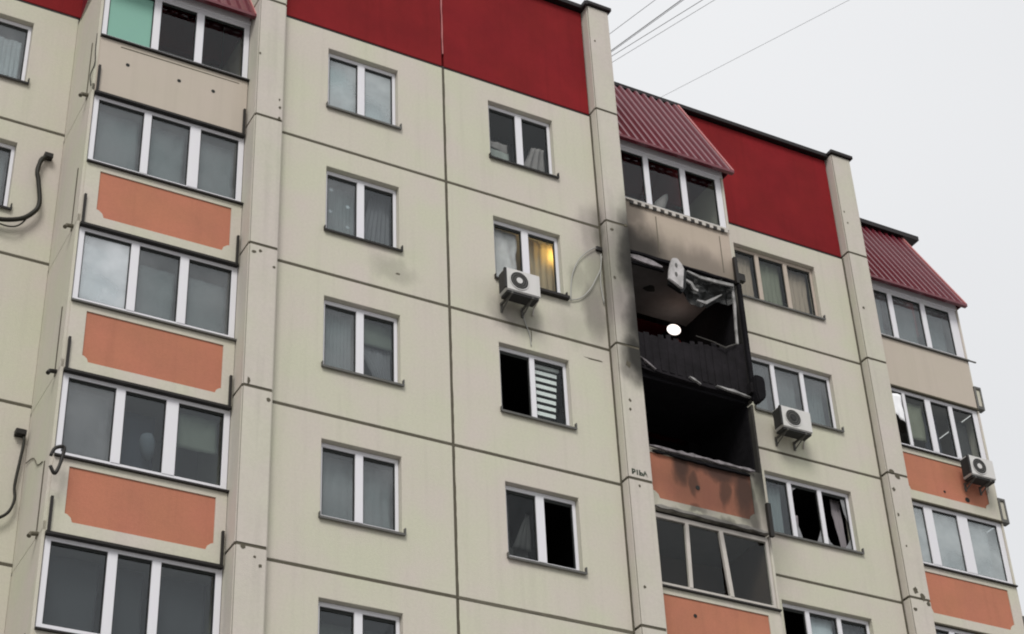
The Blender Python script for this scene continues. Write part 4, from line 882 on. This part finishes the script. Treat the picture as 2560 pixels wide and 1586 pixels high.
# ------------------------------------------------------------------ small marks: anchor holes, chipped joints, writing
def blob(x, z, rx, rz, y, seed, m='sealant', par=B, name='chipped_spot'):
    r_ = random.Random(seed); n = 9
    pts = [(x + rx * r_.uniform(.6, 1.15) * math.cos(i * 2 * math.pi / n), z + rz * r_.uniform(.6, 1.15) * math.sin(i * 2 * math.pi / n)) for i in range(n)]
    return obj(name, MB().prism_xz(pts, y - .004, y + .01), m, par)
sd = 100
for (x, z, rx, rz) in ((-3.38, -2.27, .022, .03), (-3.37, -2.45, .03, .035), (-3.37, -2.70, .035, .045), (-3.73, -5.72, .04, .045), (-3.62, -5.67, .035, .035), (-3.37, -5.93, .03, .03), (-3.72, -8.25, .03, .08),
                       (-3.5, -11.32, .025, .025), (-3.41, -11.45, .035, .035), (-3.69, -11.19, .05, .035), (-3.38, -8.52, .04, .05), (-3.78, -1.32, .02, .035),
                       (3.40, 1.9, .022, .03), (3.37, -4.06, .035, .04), (3.5, -5.95, .06, .08), (3.46, -6.73, .03, .035), (3.45, -6.92, .028, .035), (3.5, -8.47, .03, .035), (3.42, -10.42, .032, .035), (3.40, -2.93, .04, .04), (3.72, -2.73, .045, .035)):
    blob(x, z, rx, rz, -.2, sd); sd += 1
for (x, z, rx, rz) in ((10.92, -1.41, .035, .04), (10.88, -5.5, .08, .05), (11.02, -5.6, .08, .08), (10.85, -5.93, .045, .06), (10.85, -6.51, .03, .05), (10.92, -7.2, .02, .03), (10.95, -8.18, .07, .08), (11.1, -8.28, .06, .10),
                       (11.22, -8.42, .05, .06), (10.86, -8.6, .05, .05), (10.88, -2.75, .07, .03), (10.85, 1.2, .02, .03), (10.9, .9, .02, .03)):
    blob(x, z, rx, rz, 1.53, sd); sd += 1
for (x, z, rx, rz, y) in ((-1.0, -5.2, .05, .02, 0), (1.62, -5.75, .012, .16, 0), (2.9, -5.9, .2, .02, 0)): blob(x, z, rx, rz, y, sd, 'sealant_light'); sd += 1
obj('wall_crack', MB().tube(smoothpath([(-6.618, 1.6, -9.5), (-6.61, 1.2, -9.62), (-6.61, .9, -9.9), (-6.61, .6, -10.0)]), .008, 5), 'sealant_light', B)
fc = bpy.data.curves.new('graffiti', 'FONT'); fc.body = 'Р1ЬА'; fc.size = .13; fc.extrude = .001; fc.space_character = 1.0; fc.offset = .007
ft = bpy.data.objects.new('tmp_letters', fc); COL.objects.link(ft); fc.materials.append(M['graffiti'])
bpy.context.view_layer.update()
fm_ = bpy.data.meshes.new_from_object(ft.evaluated_get(bpy.context.evaluated_depsgraph_get())); bpy.data.objects.remove(ft)
fo = bpy.data.objects.new('painted_letters', fm_); COL.objects.link(fo)
fo.location = Vector((3.36, -.203, -8.25 + Z0)); fo.rotation_euler = (R(90), 0, 0)
tagit(fo, 'small dark green painted letters on the pillar above a joint', 'lettering')
print('objects', len(bpy.data.objects), 'meshes', len(bpy.data.meshes))
